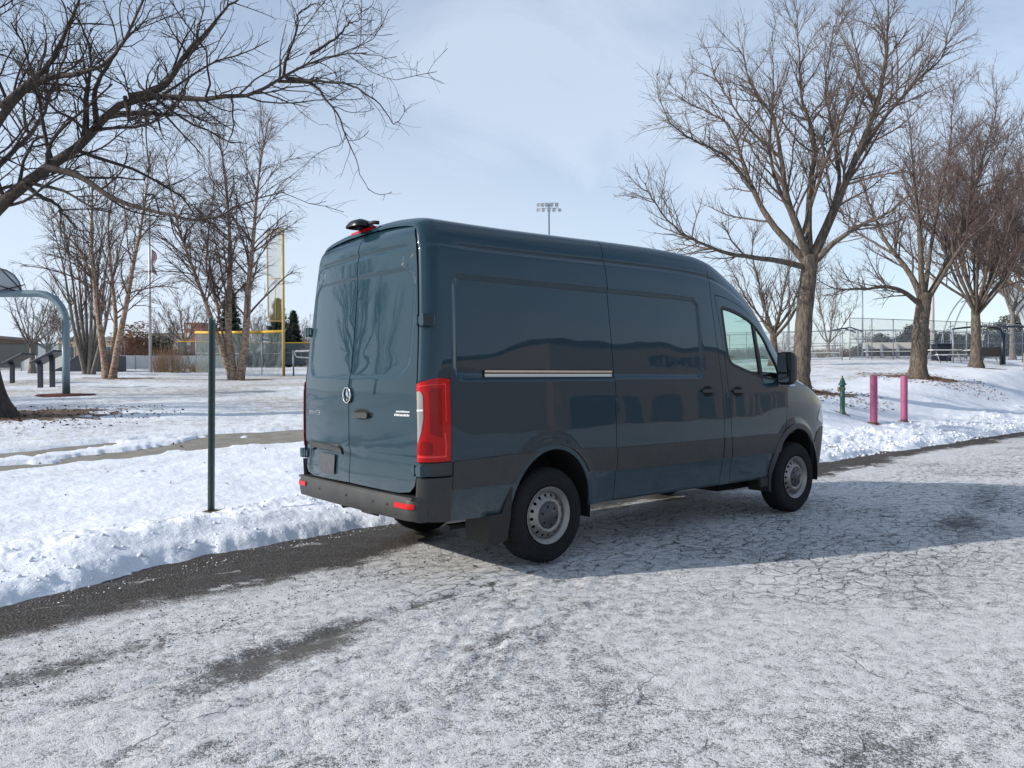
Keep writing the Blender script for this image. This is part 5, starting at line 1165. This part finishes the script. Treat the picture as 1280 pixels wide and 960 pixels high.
SCREEN = mesh_mat('windscreen_mesh', (.09, .12, .12), .40, 14)
YMESH = mesh_mat('yellow_wire_mesh', (.50, .40, .18), .17, 8)
def fence(name, label, pts, h, mesh_m, post_m, cap=None, rails=(0.04, 1.0), post_every=None, group=None, base=0.0, capr=.045, postr=.03, lower=None):
    P = [(x, y, ground_z(x, y)) for x, y in pts]; o = P[0]; t = thing(name, label, 'fence', o, 0, group); Q = [Vector((x-o[0], y-o[1], zz-o[2])) for x, y, zz in P]
    for a, b in zip(Q[:-1], Q[1:]):
        d = (b-a); L_ = math.hypot(d.x, d.y); ang = math.atan2(d.y, d.x); n = max(1, round(L_/(post_every or 2.6))); sl = d.z/L_
        ph = bpy.data.objects.new('mesh_panel', bpy.data.meshes.new('mesh_panel'))
        ph.data.from_pydata([(0, 0, base), (L_, 0, base+d.z), (L_, 0, h+d.z), (0, 0, h)], [], [(0, 1, 2, 3)]); COL.objects.link(ph); ph.parent = t; ph.location = a; ph.rotation_euler = (0, 0, ang); ph.data.materials.append(mesh_m)
        if lower: 
            lo = ph.copy(); lo.data = bpy.data.meshes.new('lower_mesh'); lo.name = 'lower_mesh'; lo.data.from_pydata([(0, .02, 0), (L_, .02, d.z), (L_, .02, base+d.z), (0, .02, base)], [], [(0, 1, 2, 3)]); lo.data.materials.append(lower); COL.objects.link(lo)
        for i in range(n+1 if b is Q[-1] else n):
            q = a + d*(i/n); MB().tube([q + Vector((0, 0, -.1)), q + Vector((0, 0, h))], postr, 8).build('post', post_m, t)
        rl = MB()
        for r_ in rails: rl.tube([a + Vector((0, 0, h*r_)), b + Vector((0, 0, h*r_))], .022, 6); 
        rl.build('rail', post_m, t)
        if cap: MB().tube([a + Vector((0, 0, h+.02)), b + Vector((0, 0, h+.02))], capr, 10).build('top_cap', cap, t)
    return t
fence('foul_line_fence', 'tall grey screened fence with a thick yellow top running left from the foul pole', [(14.35, 37.55), (14.0, 40.0), (12.2, 43.2), (11.9, 45.5)], 2.55, SCREEN, GALV, cap=YEL, rails=(.50,), base=.42, capr=.085, lower=CHAIN_G)
fence('outfield_fence', 'lower screened outfield fence with a thin yellow top beyond the foul pole', [(16.8, 66.0), (24.0, 66.5), (31.0, 62.0), (40.0, 58.0)], 2.3, SCREEN, GALV, cap=YEL, rails=(.6,), post_every=2.3, capr=.05, base=.25)
fence('field_fence', 'long low chain-link fence behind the left of the right-hand trees', [(34.0, 31.0), (37.5, 23.5), (39.6, 17.25)], 1.75, CHAIN, GALV, rails=(.06, .5, 1.0), post_every=3.3)
fence('field_fence', 'tall chain-link fence running behind the trees at the right', [(39.8, 16.9), (47.0, 15.2), (52.0, 14.2), (58.0, 11.5), (64.0, 9.5)], 2.45, CHAIN, GALV, rails=(.06, .5, .72, 1.0), post_every=1.75)
fence('backstop_fence', 'farther chain-link fence line with many posts beyond the dugout bench', [(48.0, 32.0), (58.0, 22.5), (72.0, 17.5)], 2.2, CHAIN, GALV, rails=(.06, .55, 1.0), post_every=2.4)
fence('yard_fence', 'dark screened fence at the far left in front of the brown brick building', [(-9.0, 68.0), (0.0, 64.0), (7.5, 60.0)], 1.9, SCREEN, RUBBER, rails=(1.0,), post_every=3.0)
# foul pole
z = ground_z(14.2, 37.3); t = thing('foul_pole', 'tall pale yellow foul pole with a narrow wire screen beside the birch clump', 'pole', (14.2, 37.3, z))
MB().tube([(0, 0, -.1), (0, 0, 8.35)], .085, 14).build('pole', YELP, t)
fr = MB(); l_ = Vector((-.771, .636, 0)); a_ = [l_*.08 + Vector((0, 0, 3.15)), l_*.75 + Vector((0, 0, 3.18)), l_*.86 + Vector((0, 0, 3.35)), l_*.92 + Vector((0, 0, 8.2)), l_*.82 + Vector((0, 0, 8.38)), l_*.1 + Vector((0, 0, 8.4)), Vector((0, 0, 8.3))]
fr.tube(a_, .045, 8); fr.tube([Vector((0, 0, 5.6)), l_*.9 + Vector((0, 0, 5.6))], .03, 6); fr.tube([l_*.45 + Vector((0, 0, 3.2)), l_*.45 + Vector((0, 0, 5.6))], .02, 6); fr.build('screen_frame', YELP, t)
sm2 = bpy.data.meshes.new('wire_screen'); sm2.from_pydata([tuple(l_*.08 + Vector((0, 0, 3.2))), tuple(l_*.86 + Vector((0, 0, 3.2))), tuple(l_*.9 + Vector((0, 0, 8.35))), tuple(l_*.08 + Vector((0, 0, 8.35)))], [], [(0, 1, 2, 3)]); link('wire_screen', sm2, t, YMESH)
# white gate arm
z = ground_z(16.2, 37.0); t = thing('gate_barrier', 'white tubular swing gate between the foul pole and the van', 'gate', (14.75, 37.2, ground_z(14.75, 37.2)))
WP = mat('white_paint', (.78, .79, .80), rough=.45)
g_ = MB(); g_.tube([(0, 0, 1.42), (4.5, -2.3, 1.75)], .045, 8); g_.tube([(0, 0, 1.42), (.15, -.1, 1.10), (4.5, -2.3, .75)], .04, 8); g_.build('arm', WP, t)
MB().tube([(0, 0, -.1), (0, 0, 1.5)], .05, 8).build('post', GALV, t); MB().tube([(4.5, -2.3, -.1), (4.5, -2.3, 1.8)], .05, 8).build('post', GALV, t)
# white rink boards
def wallrun(name, label, cat, p0, p1, h, th, m, postm, n):
    z0 = ground_z(*p0); z1 = ground_z(*p1); t = thing(name, label, cat, (p0[0], p0[1], z0)); d = Vector((p1[0]-p0[0], p1[1]-p0[1], 0)); L_ = d.length; a = math.atan2(d.y, d.x)
    for i in range(n):
        M = Matrix.Rotation(a, 4, 'Z'); f0, f1 = i/n, (i+1)/n; q = MB(); zz = (z1-z0)*(f0+f1)/2
        q.box(L_*f0+.015, L_*f1-.015, -th/2, th/2, zz+.05, zz+h, M); q.build('board', m, t)
        MB().box(L_*f0-.03, L_*f0+.012, -th, th, zz-.2, zz+h+.04, M).build('post', postm, t)
    return t
wallrun('rink_wall', 'low white rink wall of panels running behind the flagpole shrubs', 'wall', (9.0, 56.2), (19.3, 58.6), 1.05, .06, mat('board_white', (.62, .62, .60), rough=.5, noise=(1.5, .5, (.5, .49, .46))), GALV, 10)
wallrun('rink_wall', 'short white panel wall at the left of the skate ramp', 'wall', (3.6, 54.6), (6.0, 53.0), 1.0, .06, MATS['board_white'], GALV, 3)
# skate ramp
z = ground_z(7.2, 51.5); t = thing('skate_ramp', 'navy skate ramp with a tan wooden deck and a grey rail behind the grey-stemmed tree', 'ramp', (7.2, 51.5, z), -.69)
WOOD = mat('plywood_tan', (.42, .27, .17), rough=.7, noise=(2, .5, (.32, .20, .13)))
prof_ = [(-2.0, 0), (-1.2, .35), (-.55, .85), (-.35, 1.02), (1.6, 1.02), (1.6, -.1), (-2.0, -.1)]
MB().prism(prof_, -1.2, 1.2, Matrix(((1, 0, 0, 0), (0, 0, 1, 0), (0, 1, 0, 0), (0, 0, 0, 1)))).build('ramp_body', NAVY, t)
vs = [(x, y, zz+.012) for (x, zz) in ((-2.05, 0), (-1.2, .36), (-.55, .86), (-.33, 1.03), (1.6, 1.03)) for y in (-1.22, 1.22)]
MB().add(vs, [(2*i, 2*i+1, 2*i+3, 2*i+2) for i in range(4)], True).build('ramp_deck', WOOD, t)
rl = MB(); rl.tube([(-.3, 1.1, 1.0), (-.3, 1.1, 1.95), (-.15, 1.1, 2.1), (1.4, 1.1, 2.1), (1.55, 1.1, 1.95), (1.55, 1.1, 1.0)], .03, 6)
for i in range(7): rl.tube([(-.1 + i*.24, 1.1, 1.0), (-.1 + i*.24, 1.1, 2.08)], .015, 5)
rl.build('guard_rail', GALV, t)
# flagpole
z = ground_z(9.75, 47.7); t = thing('flagpole', 'tall slim silver flagpole with a limp faded flag among the shrubs', 'flagpole', (9.75, 47.7, z))
MB().tube([(0, 0, -.1), (0, 0, 5), (0, 0, 10.6)], [.10, .085, .05], 12).lathe([(0, 10.75), (.09, 10.68), (.09, 10.6), (0, 10.55)], 12).build('pole', mat('pole_silver', (.42, .42, .43), rough=.4, metal=.5), t)
fl = MB(); vs = []
for i in range(9):
    for j in range(7):
        w_ = .06 + .36*(j/6); vs.append((.08 + w_*.771*(.7+.3*math.sin(i)), -w_*.636 + .05*math.sin(j*2.1+i*.4), 7.9 - i*.19 - .22*j/6))
fl.add(vs, [(i*7+j, i*7+j+1, (i+1)*7+j+1, (i+1)*7+j) for i in range(8) for j in range(6)], True).build('flag', mat('flag_faded', (.42, .14, .15), rough=.9, noise=(3.0, 1, (.55, .52, .55))), t)
# floodlight tower
z = ground_z(96.8, 105.5); t = thing('floodlight_tower', 'tall floodlight mast with two rows of lamps above the van roof', 'light tower', (96.8, 105.5, z), 0)
MB().tube([(0, 0, -.2), (0, 0, 31.2)], [.32, .15], 12).build('mast', GALV, t)
rv2 = Vector((.771, -.636, 0)); LH = mat('lamp_housing', (.20, .23, .25), rough=.4, metal=.3)
for row, (zz, xs_) in enumerate(((31.1, (-1.95, -1.2, -.4, .5, 1.45)), (30.15, (-2.0, -1.05, 0, .95, 2.0)))):
    MB().tube([rv2*-1.9 + Vector((0, 0, zz+.25)), rv2*1.9 + Vector((0, 0, zz+.25))], .06, 6).build('crossbar', GALV, t)
    for x_ in xs_:
        nv = Vector((-.636 + .3*(x_*.4), -.771, -.55)).normalized(); M = Matrix.Translation(rv2*x_ + Vector((0, 0, zz-.05)) + nv*.2) @ nv.to_track_quat('Z', 'Y').to_matrix().to_4x4()
        lo = MB().lathe([(0, -.35), (.14, -.33), (.27, -.1), (.34, .05), (.36, .06), (.35, .02)], 20, M).build('floodlight', LH, t)
        MB().lathe([(0, .03), (.33, .03)], 20, M).build('lamp_glass', mat('lamp_glass', (.5, .55, .58), rough=.15), lo, recalc=False)
# ---------------------------------------------------------------- far buildings
BRICK_R = mat('brick_red', (.22, .105, .075), rough=.9, noise=(.6, .5, (.28, .15, .11)))
BRICK_T = mat('brick_tan', (.36, .28, .20), rough=.9, noise=(.6, .4, (.30, .22, .16)))
WIN_D = mat('window_dark', (.05, .06, .075), rough=.15)
def building(label, x, y, rz, w, d, h, m, rows, cols, ww=1.2, wh=1.1, z=None, extra=None, name='building', trim=None):
    z = ground_z(x, y) if z is None else z; t = thing(name, label, 'building', (x, y, z), rz)
    MB().box(-w/2, w/2, 0, d, -2, h).build('wall', m, t)
    MB().box(-w/2-.15, w/2+.15, -.15, d+.15, h, h+.35).build('roof', trim or mat('coping_grey', (.25, .22, .2), rough=.8), t)
    for r in range(rows):
        for c in range(cols):
            cx = -w/2 + w*(c+.5)/cols; cz = h*(r+.55)/rows; f = MB().box(cx-ww/2-.08, cx+ww/2+.08, -.06, .0, cz-wh/2-.08, cz+wh/2+.08).build('window', mat('window_frame', (.5, .48, .45), rough=.6), t)
            MB().box(cx-ww/2, cx+ww/2, -.075, -.061, cz-wh/2, cz+wh/2).build('pane', WIN_D, f)
    if extra: extra(t)
    return t
FR = -.69
def ap(t):
    MB().box(9.2-3.5, 9.2+3.0, -.5, 8, -2, 17.2).build('tower_block', BRICK_R, t); 
    for i in range(5):
        MB().box(6.4, 8.2, -.60, -.505, 3+i*3, 4.5+i*3).build('window', MATS['window_frame'], t)
building('distant red-brown brick apartment block with a taller end, seen past the birches', 78.8, 288.0, FR, 12.5, 10, 13.2, mat('brick_far', (.24, .175, .145), rough=.9, noise=(.3, .4, (.33, .27, .23))), 5, 6, 1.1, 1.3, z=5.0, extra=ap, name='apartment_building')
building('brown brick low building at the far left behind the dark fence', -5.9, 115.3, FR, 30, 12, 3.7, mat('brick_brown', (.20, .13, .09), rough=.9, noise=(.7, .5, (.26, .18, .13))), 1, 9, 1.3, 1.1, name='brick_building')
building('tan low building just right of the brown brick one', 17.4, 100.0, FR, 9.5, 8, 3.4, BRICK_T, 1, 4, 1.4, 1.4, name='tan_building')
building('low brown building glimpsed between the last spruce and the van', 41.0, 92.0, FR, 9, 6, 3.3, MATS['brick_brown'], 1, 3, name='brick_building')
# the building across the road, behind the photographer, that the van's side mirrors
t = thing('shop_building', 'brown flat-roofed building across the road mirrored in the van side', 'building', (SHX, SHY, 0), math.pi)
MB().box(-22, 9, 0, 14, -.3, 8.5).build('wall', mat('render_brown', (.38, .26, .20), rough=.85, noise=(.5, .4, (.32, .22, .17))), t)
MB().box(9, 24, .5, 14, -.3, 6.2).build('low_wing', MATS['render_brown'], t)
MB().box(-22.2, 9.2, -.25, 14, 8.5, 8.8).build('roof_edge', mat('band_dark', (.06, .06, .065), rough=.6), t)
for i in range(8): MB().box(-20 + i*3.6, -17.6 + i*3.6, -.06, .05, .3, 2.9).build('shop_window', mat('shop_glass', (.11, .09, .085), rough=.4), t)
text_part('ELEVATE', 1.5, Matrix(((1, 0, 0, -2.2), (0, 0, -1, -.08), (0, 1, 0, 6.95), (0, 0, 0, 1))) , mat('sign_letters', (.008, .014, .035), rough=.5), t, 'sign_lettering', .05)
# ---------------------------------------------------------------- ball field furniture on the right
BENCHM = mat('bench_alu', (.62, .61, .58), rough=.5)
def Mrz(a): return Matrix.Rotation(a, 4, 'Z')
z = ground_z(46.2, 17.6); t = thing('dugout_bench', 'long pale players bench behind the tall fence left of the mulched tree', 'bench', (46.2, 17.6, z), -.75)
MB().box(-1.6, 1.6, -.03, .03, .62, 1.02).build('backrest', BENCHM, t); MB().box(-1.6, 1.6, -.42, -.05, .42, .46).build('seat', BENCHM, t)
for x_ in (-1.4, -.5, .5, 1.4): MB().box(x_-.03, x_+.03, -.35, .03, -.1, .9).build('leg', GALV, t)
z = ground_z(52.0, 25.8); t = thing('bleachers', 'small aluminium bleachers beyond the low chain-link fence', 'bleachers', (52.0, 25.8, z), -.75)
for i in range(3):
    MB().box(-1.7, 1.7, -.2+i*.5, .08+i*.5, .38+i*.28, .43+i*.28).build('seat_plank', BENCHM, t)
for x_ in (-1.5, 0, 1.5): MB().box(x_-.03, x_+.03, -.1, 1.1, -.1, .35).box(x_-.03, x_+.03, .8, .88, .3, 1.0).build('frame', GALV, t)
z = ground_z(47.3, 22.0); t = thing('dugout_canopy', 'thin curved canopy frame right of the bleachers', 'shelter', (49.5, 22.0, z), -.75)
cv = [(-1.0, 0, 1.95), (-.6, 0, 2.1), (.2, 0, 2.2), (1.0, 0, 1.9)]
MB().tube(cv, .05, 6).tube([(p[0], 1.2, p[2]) for p in cv], .05, 6).build('roof_bar', NAVY, t)
for x_ in (-.55, .7): MB().tube([(x_, 0, -.1), (x_, 0, 2.1)], .04, 6).build('post', GALV, t)
z = ground_z(47.3, 14.35); t = thing('storage_bin', 'square navy storage bin beside the picnic table', 'bin', (46.6, 14.6, z), -.75)
MB().box(-.42, .42, -.4, .4, -.1, .98).build('bin_body', NAVY, t, bevel=.03); MB().box(-.46, .46, -.44, .44, .98, 1.05).build('lid', NAVY, t, bevel=.02)
def picnic(x, y, lab):
    z = ground_z(x, y); t = thing('picnic_table', lab, 'picnic table', (x, y, z), -.6, 'picnic tables by the navy shelter')
    MB().box(-.9, .9, -.38, .38, .70, .75).build('tabletop', BENCHM, t)
    for s_ in (-1, 1): MB().box(-.9, .9, s_*.72-.13, s_*.72+.13, .42, .46).build('bench_seat', BENCHM, t)
    for x_ in (-.65, .65): MB().tube([(x_, -.7, -.05), (x_, -.25, .7)], .03, 6).tube([(x_, .7, -.05), (x_, .25, .7)], .03, 6).tube([(x_, -.72, .42), (x_, .72, .42)], .03, 6).build('leg_frame', GALV, t)
picnic(44.4, 13.6, 'picnic table in front of the navy storage bin'); picnic(49.6, 13.5, 'picnic table half hidden by the slim tree trunk'); 
z = ground_z(48.2, 12.2); t = thing('park_bench', 'dark metal park bench left of the navy shelter post', 'bench', (48.2, 12.4, z), -1.1)
MB().box(-.6, .6, -.2, .2, .42, .46).build('seat', RUBBER, t); MB().box(-.6, .6, .2, .26, .5, 1.05).build('backrest', RUBBER, t)
for x_ in (-.5, .5): MB().box(x_-.03, x_+.03, -.2, .22, -.1, .42).build('leg', RUBBER, t)
# navy shelter frame
z = ground_z(47.4, 12.8); t = thing('shelter_frame', 'open navy shelter frame with a curved beam and one thick navy post at the right', 'shelter', (47.4, 12.8, z), -.72)
bm_ = [(-1.55, 0, 2.05), (-.9, 0, 2.12), (.2, 0, 2.22), (1.1, 0, 2.08), (1.35, 0, 1.95), (1.45, 0, 1.7)]
MB().tube(bm_, .055, 8).build('front_beam', NAVY, t); MB().tube([(.2, 0, 2.22), (2.5, -.6, 2.1), (5, -1, 2.0)], .06, 8).build('side_beam', NAVY, t)
MB().tube([(1.45, 0, -.1), (1.45, 0, 1.8)], .14, 12).build('post', NAVY, t); MB().tube([(-1.5, 0, -.1), (-1.5, 0, 2.05)], .05, 8).build('post', GALV, t); MB().tube([(4.8, -1, -.1), (4.8, -1, 2.0)], .1, 8).build('post', NAVY, t)
# arched dome
z = ground_z(100.0, 31.0); t = thing('dome_frame', 'large arched steel dome frame behind the trees at the right edge', 'dome', (100.0, 30.5, z), -.69)
for k in range(2):
    o_ = k*6.0; ar = [(-4.6 + o_*.35 + 9.5*(1-math.cos(R_(a)))*.62, o_, 9.0*math.sin(R_(a))) for a in np.linspace(0, 176, 24)]
    MB().tube(ar, .09, 6).build('arch_rib', GALV, t)
for a in (25, 50, 75, 100, 125, 150): MB().tube([(-4.6 + o_*.35 + 9.5*(1-math.cos(R_(a)))*.62, o_, 9.0*math.sin(R_(a))) for o_ in np.linspace(0, 3.3, 5)], .07, 5).build('purlin', GALV, t)
sk = [( -4.6 + o_*.35 + 9.5*(1-math.cos(R_(a)))*.62, o_, 9.06*math.sin(R_(a))) for o_ in np.linspace(0, 3.3, 5) for a in np.linspace(80, 170, 14)]
for k in range(5):
    o_ = k*1.5 + .4; a_ = [(-4.6 + o_*.35 + 9.5*(1-math.cos(R_(a)))*.62, o_, 9.15*math.sin(R_(a))) for a in np.linspace(68, 176, 18)]
    vsb = [(x, y+q, zz) for (x, y, zz) in a_ for q in (0, .75)]; MB().add(vsb, [(2*i, 2*i+1, 2*i+3, 2*i+2) for i in range(17)], True).build('roof_band', mat('band_pale', (.42, .45, .48), rough=.5), t)
MB().add(sk, [(i*14+j, i*14+j+1, (i+1)*14+j+1, (i+1)*14+j) for i in range(4) for j in range(13)], True).build('mesh_cover', CHAIN_G, t)
z = ground_z(38.0, 7.5); t = thing('wooden_fence', 'weathered wooden post with a stub rail at the right picture edge', 'fence', (38.15, 7.45, z))
GW = mat('weathered_wood', (.26, .21, .16), rough=.9, noise=(6, .6, (.16, .13, .10)))
MB().box(-.09, .09, -.08, .08, -.1, .85).build('post', GW, t, bevel=.015); MB().tube([(.05, -.05, .55), (1.8, -1.6, .5)], .05, 8).build('rail', GW, t); MB().box(1.75, 1.93, -1.7, -1.54, -.1, .85).build('post', GW, t, bevel=.015)
for (x, y, h, r, lab) in ((101.0, 37.3, 10.5, .28, 'pale thick pole standing behind the fence right of the mulched tree trunk'), (68.6, 38.1, 12.0, .12, 'thin dark pole behind the van mirror tree, left of its trunk'), (84.0, 38.0, 9.0, .10, 'thin light pole right of the tree by the van nose')):
    z = ground_z(x, y); t = thing('utility_pole', lab, 'pole', (x, y, z)); MB().tube([(0, 0, -.1), (0, 0, h)], [r, r*.7], 10).build('shaft', mat('pole_pale', (.40, .38, .36), rough=.7) if r > .2 else GALV, t)
    if False: MB().tube([(-.6, .4, h-.3), (.6, -.4, h-.3)], .05, 6).build('arm', GALV, t)
# ---------------------------------------------------------------- more bare trees
small_tree('bare_tree', 'small rounded bare tree behind the gooseneck arm at the far left', 3.1, 46.7, 6.6, .16, 61, nl=8, spread=1.1, fork=.24)
small_tree('bare_tree', 'pale bare tree behind the van windscreen and the nose tree', 29.8, 15.6, 8.0, .20, 62, nl=10, bm=BARK_OAK, spread=.95, fork=.2, tm=TWIG_B)
small_tree('bare_tree', 'small pale bare tree right of the nose tree trunk, beyond the low fence', 52.7, 25.2, 7.0, .15, 63, nl=9, tm=TWIG_A, fork=.15)
small_tree('bare_tree', 'bare tree cut by the right picture edge behind the slim tree', 46.7, 9.4, 15.5, .26, 64, nl=16, bm=BARK_OAK, spread=1.1, dens=1.2)
small_tree('bare_tree', 'slender bare tree farther back near the right edge above the dome', 60.5, 15.2, 12.5, .20, 65, nl=10, spread=.9)
small_tree('bare_tree', 'bare tree standing beyond the rear of the van, mirrored in its doors', -13.2, 23.0, 11.0, .32, 66, nl=12, bm=BARK_DARK, tm=TWIG_D, spread=1.1, fork=.3)
small_tree('bare_tree', 'second bare tree beyond the rear of the van, farther from the walk', -19.0, 24.5, 10.0, .26, 67, nl=9, bm=BARK_DARK, tm=TWIG_D, spread=1.1, dens=.8)
P = [small_tree('bare_tree', 'bare tree in the grey tree line far behind the park', 12.0, 88.0, 8.5, .18, 71, nl=9, rmin=.012, spread=1.1), small_tree('bare_tree', 'bare tree in the grey tree line far behind the park', 0.0, 84.0, 7.0, .16, 72, nl=8, rmin=.012, spread=1.2)]
for p in P: p['group'] = 'bare trees of the far tree line'
rndt = random.Random(5)
cw, sw_ = math.cos(YAW), math.sin(YAW)
for i, (lat, D) in enumerate([(-58, 98), (-50, 84), (-46, 104), (-42, 92), (-36, 86), (-33, 100), (-29, 88), (-26, 96), (-22, 84), (-15, 96), (45, 120), (52, 125), (49, 108), (58, 118), (64, 124), (39, 112), (70, 112), (78, 120), (-8, 92), (1, 104), (10, 98), (18, 112), (27, 106), (34, 96)]):
    x = CAM.x + cw*D + sw_*lat; y = CAM.y + sw_*D - cw*lat
    s = rndt.uniform(.7, 1.1)*(.62 if lat > 0 else 1); dup(P[i % 2], (x, y, ground_z(x, y)-.05), rndt.uniform(0, 6.28), scale=(s, s, s))
# low far woodland behind the ball field
rng = np.random.default_rng(9)
for (lat0, lat1, D, h, lab, nm) in ((30, 62, 135, 3.6, 'low grey-brown thicket along the horizon behind the low fence', 'far_thicket'), (-60, -18, 120, 3.2, 'low grey thicket on the horizon behind the left park trees', 'far_thicket'), (-19, 31, 128, 3.3, 'low grey thicket on the horizon hidden behind the van body', 'far_thicket')):
    n = 5200; la = rng.uniform(lat0, lat1, n); dd_ = D + rng.uniform(-4, 4, n); hh = h*(.55 + .5*fbm(la*.25, la*0, 3, 7))*rng.uniform(.4, 1.0, n)
    O = np.stack([CAM.x + cw*dd_ + sw_*la, CAM.y + sw_*dd_ - cw*la, 0*la], 1); O[:, 2] = base_h(O[:, 0], O[:, 1]) - .1
    Dv = rng.normal(size=(n, 3))*.28; Dv[:, 2] = 1; Pp = np.stack([O + Dv*hh[:, None]*t for t in (0, .5, 1)], 1)
    v, f = tubes(Pp, np.full((n, 3), .05)*np.array([1, .8, .4]), 3)
    tag(np_mesh(nm, [(v, f)], TWIG_B, None, smooth=False), lab, 'thicket', kind='stuff')

# ---------------------------------------------------------------- crumbs of snow and grit along the kerb
rng = np.random.default_rng(77)
def crumbs(name, label, cat, n, xr_, dlo, dhi, s0, s1, m, seed):
    g = np.random.default_rng(seed); V = []; base = np.array([(1, 0, 0), (-1, 0, 0), (0, 1, 0), (0, -1, 0), (0, 0, 1), (0, 0, -1)], float)
    tri = np.array([(0, 2, 4), (2, 1, 4), (1, 3, 4), (3, 0, 4), (2, 0, 5), (1, 2, 5), (3, 1, 5), (0, 3, 5)])
    x = g.uniform(*xr_, n); d = dlo + (dhi-dlo)*g.random(n)**1.6; y = edge_y(x) + d; s = s0 + (s1-s0)*g.random(n)**3
    z = np.where(d < .05, road_xyz(x, y)[0], snow_h(x, y)[0])
    P = base[None]*s[:, None, None]*g.uniform(.75, 1.1, (n, 6, 1)); a = g.random(n)*6.28; c, q = np.cos(a)[:, None], np.sin(a)[:, None]
    X = P[:, :, 0]*c - P[:, :, 1]*q + x[:, None]; Y = P[:, :, 0]*q + P[:, :, 1]*c + y[:, None]; Z = P[:, :, 2]*.7 + z[:, None] + s[:, None]*.25
    F = (np.arange(n)[:, None, None]*6 + tri[None]).reshape(-1, 3)
    return tag(np_mesh(name, [(np.stack([X, Y, Z], -1).reshape(-1, 3), F)], m, None, smooth=True), label, cat, kind='stuff')
SNC = mat('snow_crumb', (.80, .83, .88), rough=.7)
crumbs('snow_crumbs', 'small broken crumbs of snow spilled from the bank onto the dark kerb strip', 'snow crumbs', 700, (-6, 1.5), -.22, .30, .003, .012, SNC, 1)
crumbs('snow_chunks', 'broken chunks of ploughed snow on the roadside bank behind the van', 'snow chunks', 420, (-6, 3), .25, 1.6, .008, .032, SNC, 2)
crumbs('snow_chunks', 'broken chunks of ploughed snow on the bank below the pink bollards', 'snow chunks', 1300, (7.5, 22), -.02, 1.5, .012, .055, SNC, 3)
crumbs('road_grit', 'loose dark grit and gravel scattered on the kerb strip', 'grit', 3500, (-6, 3), -1.7, -.02, .003, .009, mat('grit_dark', (.045, .040, .036), rough=.9), 4)
LEAFM = mat('dead_leaf', (.13, .07, .04), rough=.9)
def litter(name, label, cx, cy, r, n, seed):
    g = np.random.default_rng(seed); a = g.random(n)*6.28; q = r*g.random(n)**.7; x = cx + q*np.cos(a)*1.3; y = cy + q*np.sin(a); z = snow_h(x, y)[0] + .012
    P = np.stack([x, y, z], 1); u = unit(g.normal(size=(n, 3))*np.array([1, 1, .35])); v = unit(np.cross(u, g.normal(size=(n, 3))*np.array([.3, .3, 1]))); s = g.uniform(.02, .05, (n, 1))
    V = np.stack([P-u*s, P+v*s*.6, P+u*s, P-v*s*.6], 1).reshape(-1, 3); F = np.arange(n*4).reshape(-1, 4)
    return tag(np_mesh(name, [(V, F)], LEAFM, None, smooth=False), label, 'leaf litter', kind='stuff')
litter('leaf_litter', 'brown leaf litter round the overhanging tree at the left edge', -1.6, 14.6, 2.6, 900, 5)
litter('leaf_litter', 'brown leaf litter round the tree behind the pink bollards', 26.5, 7.0, 2.4, 900, 6)
litter('leaf_litter', 'brown leaf litter round the tree at the van nose', 17.0, 6.2, 1.9, 700, 7)
litter('leaf_litter', 'few dead leaves blown over the snow left of the van', -1.5, 6.0, 4.5, 40, 8)
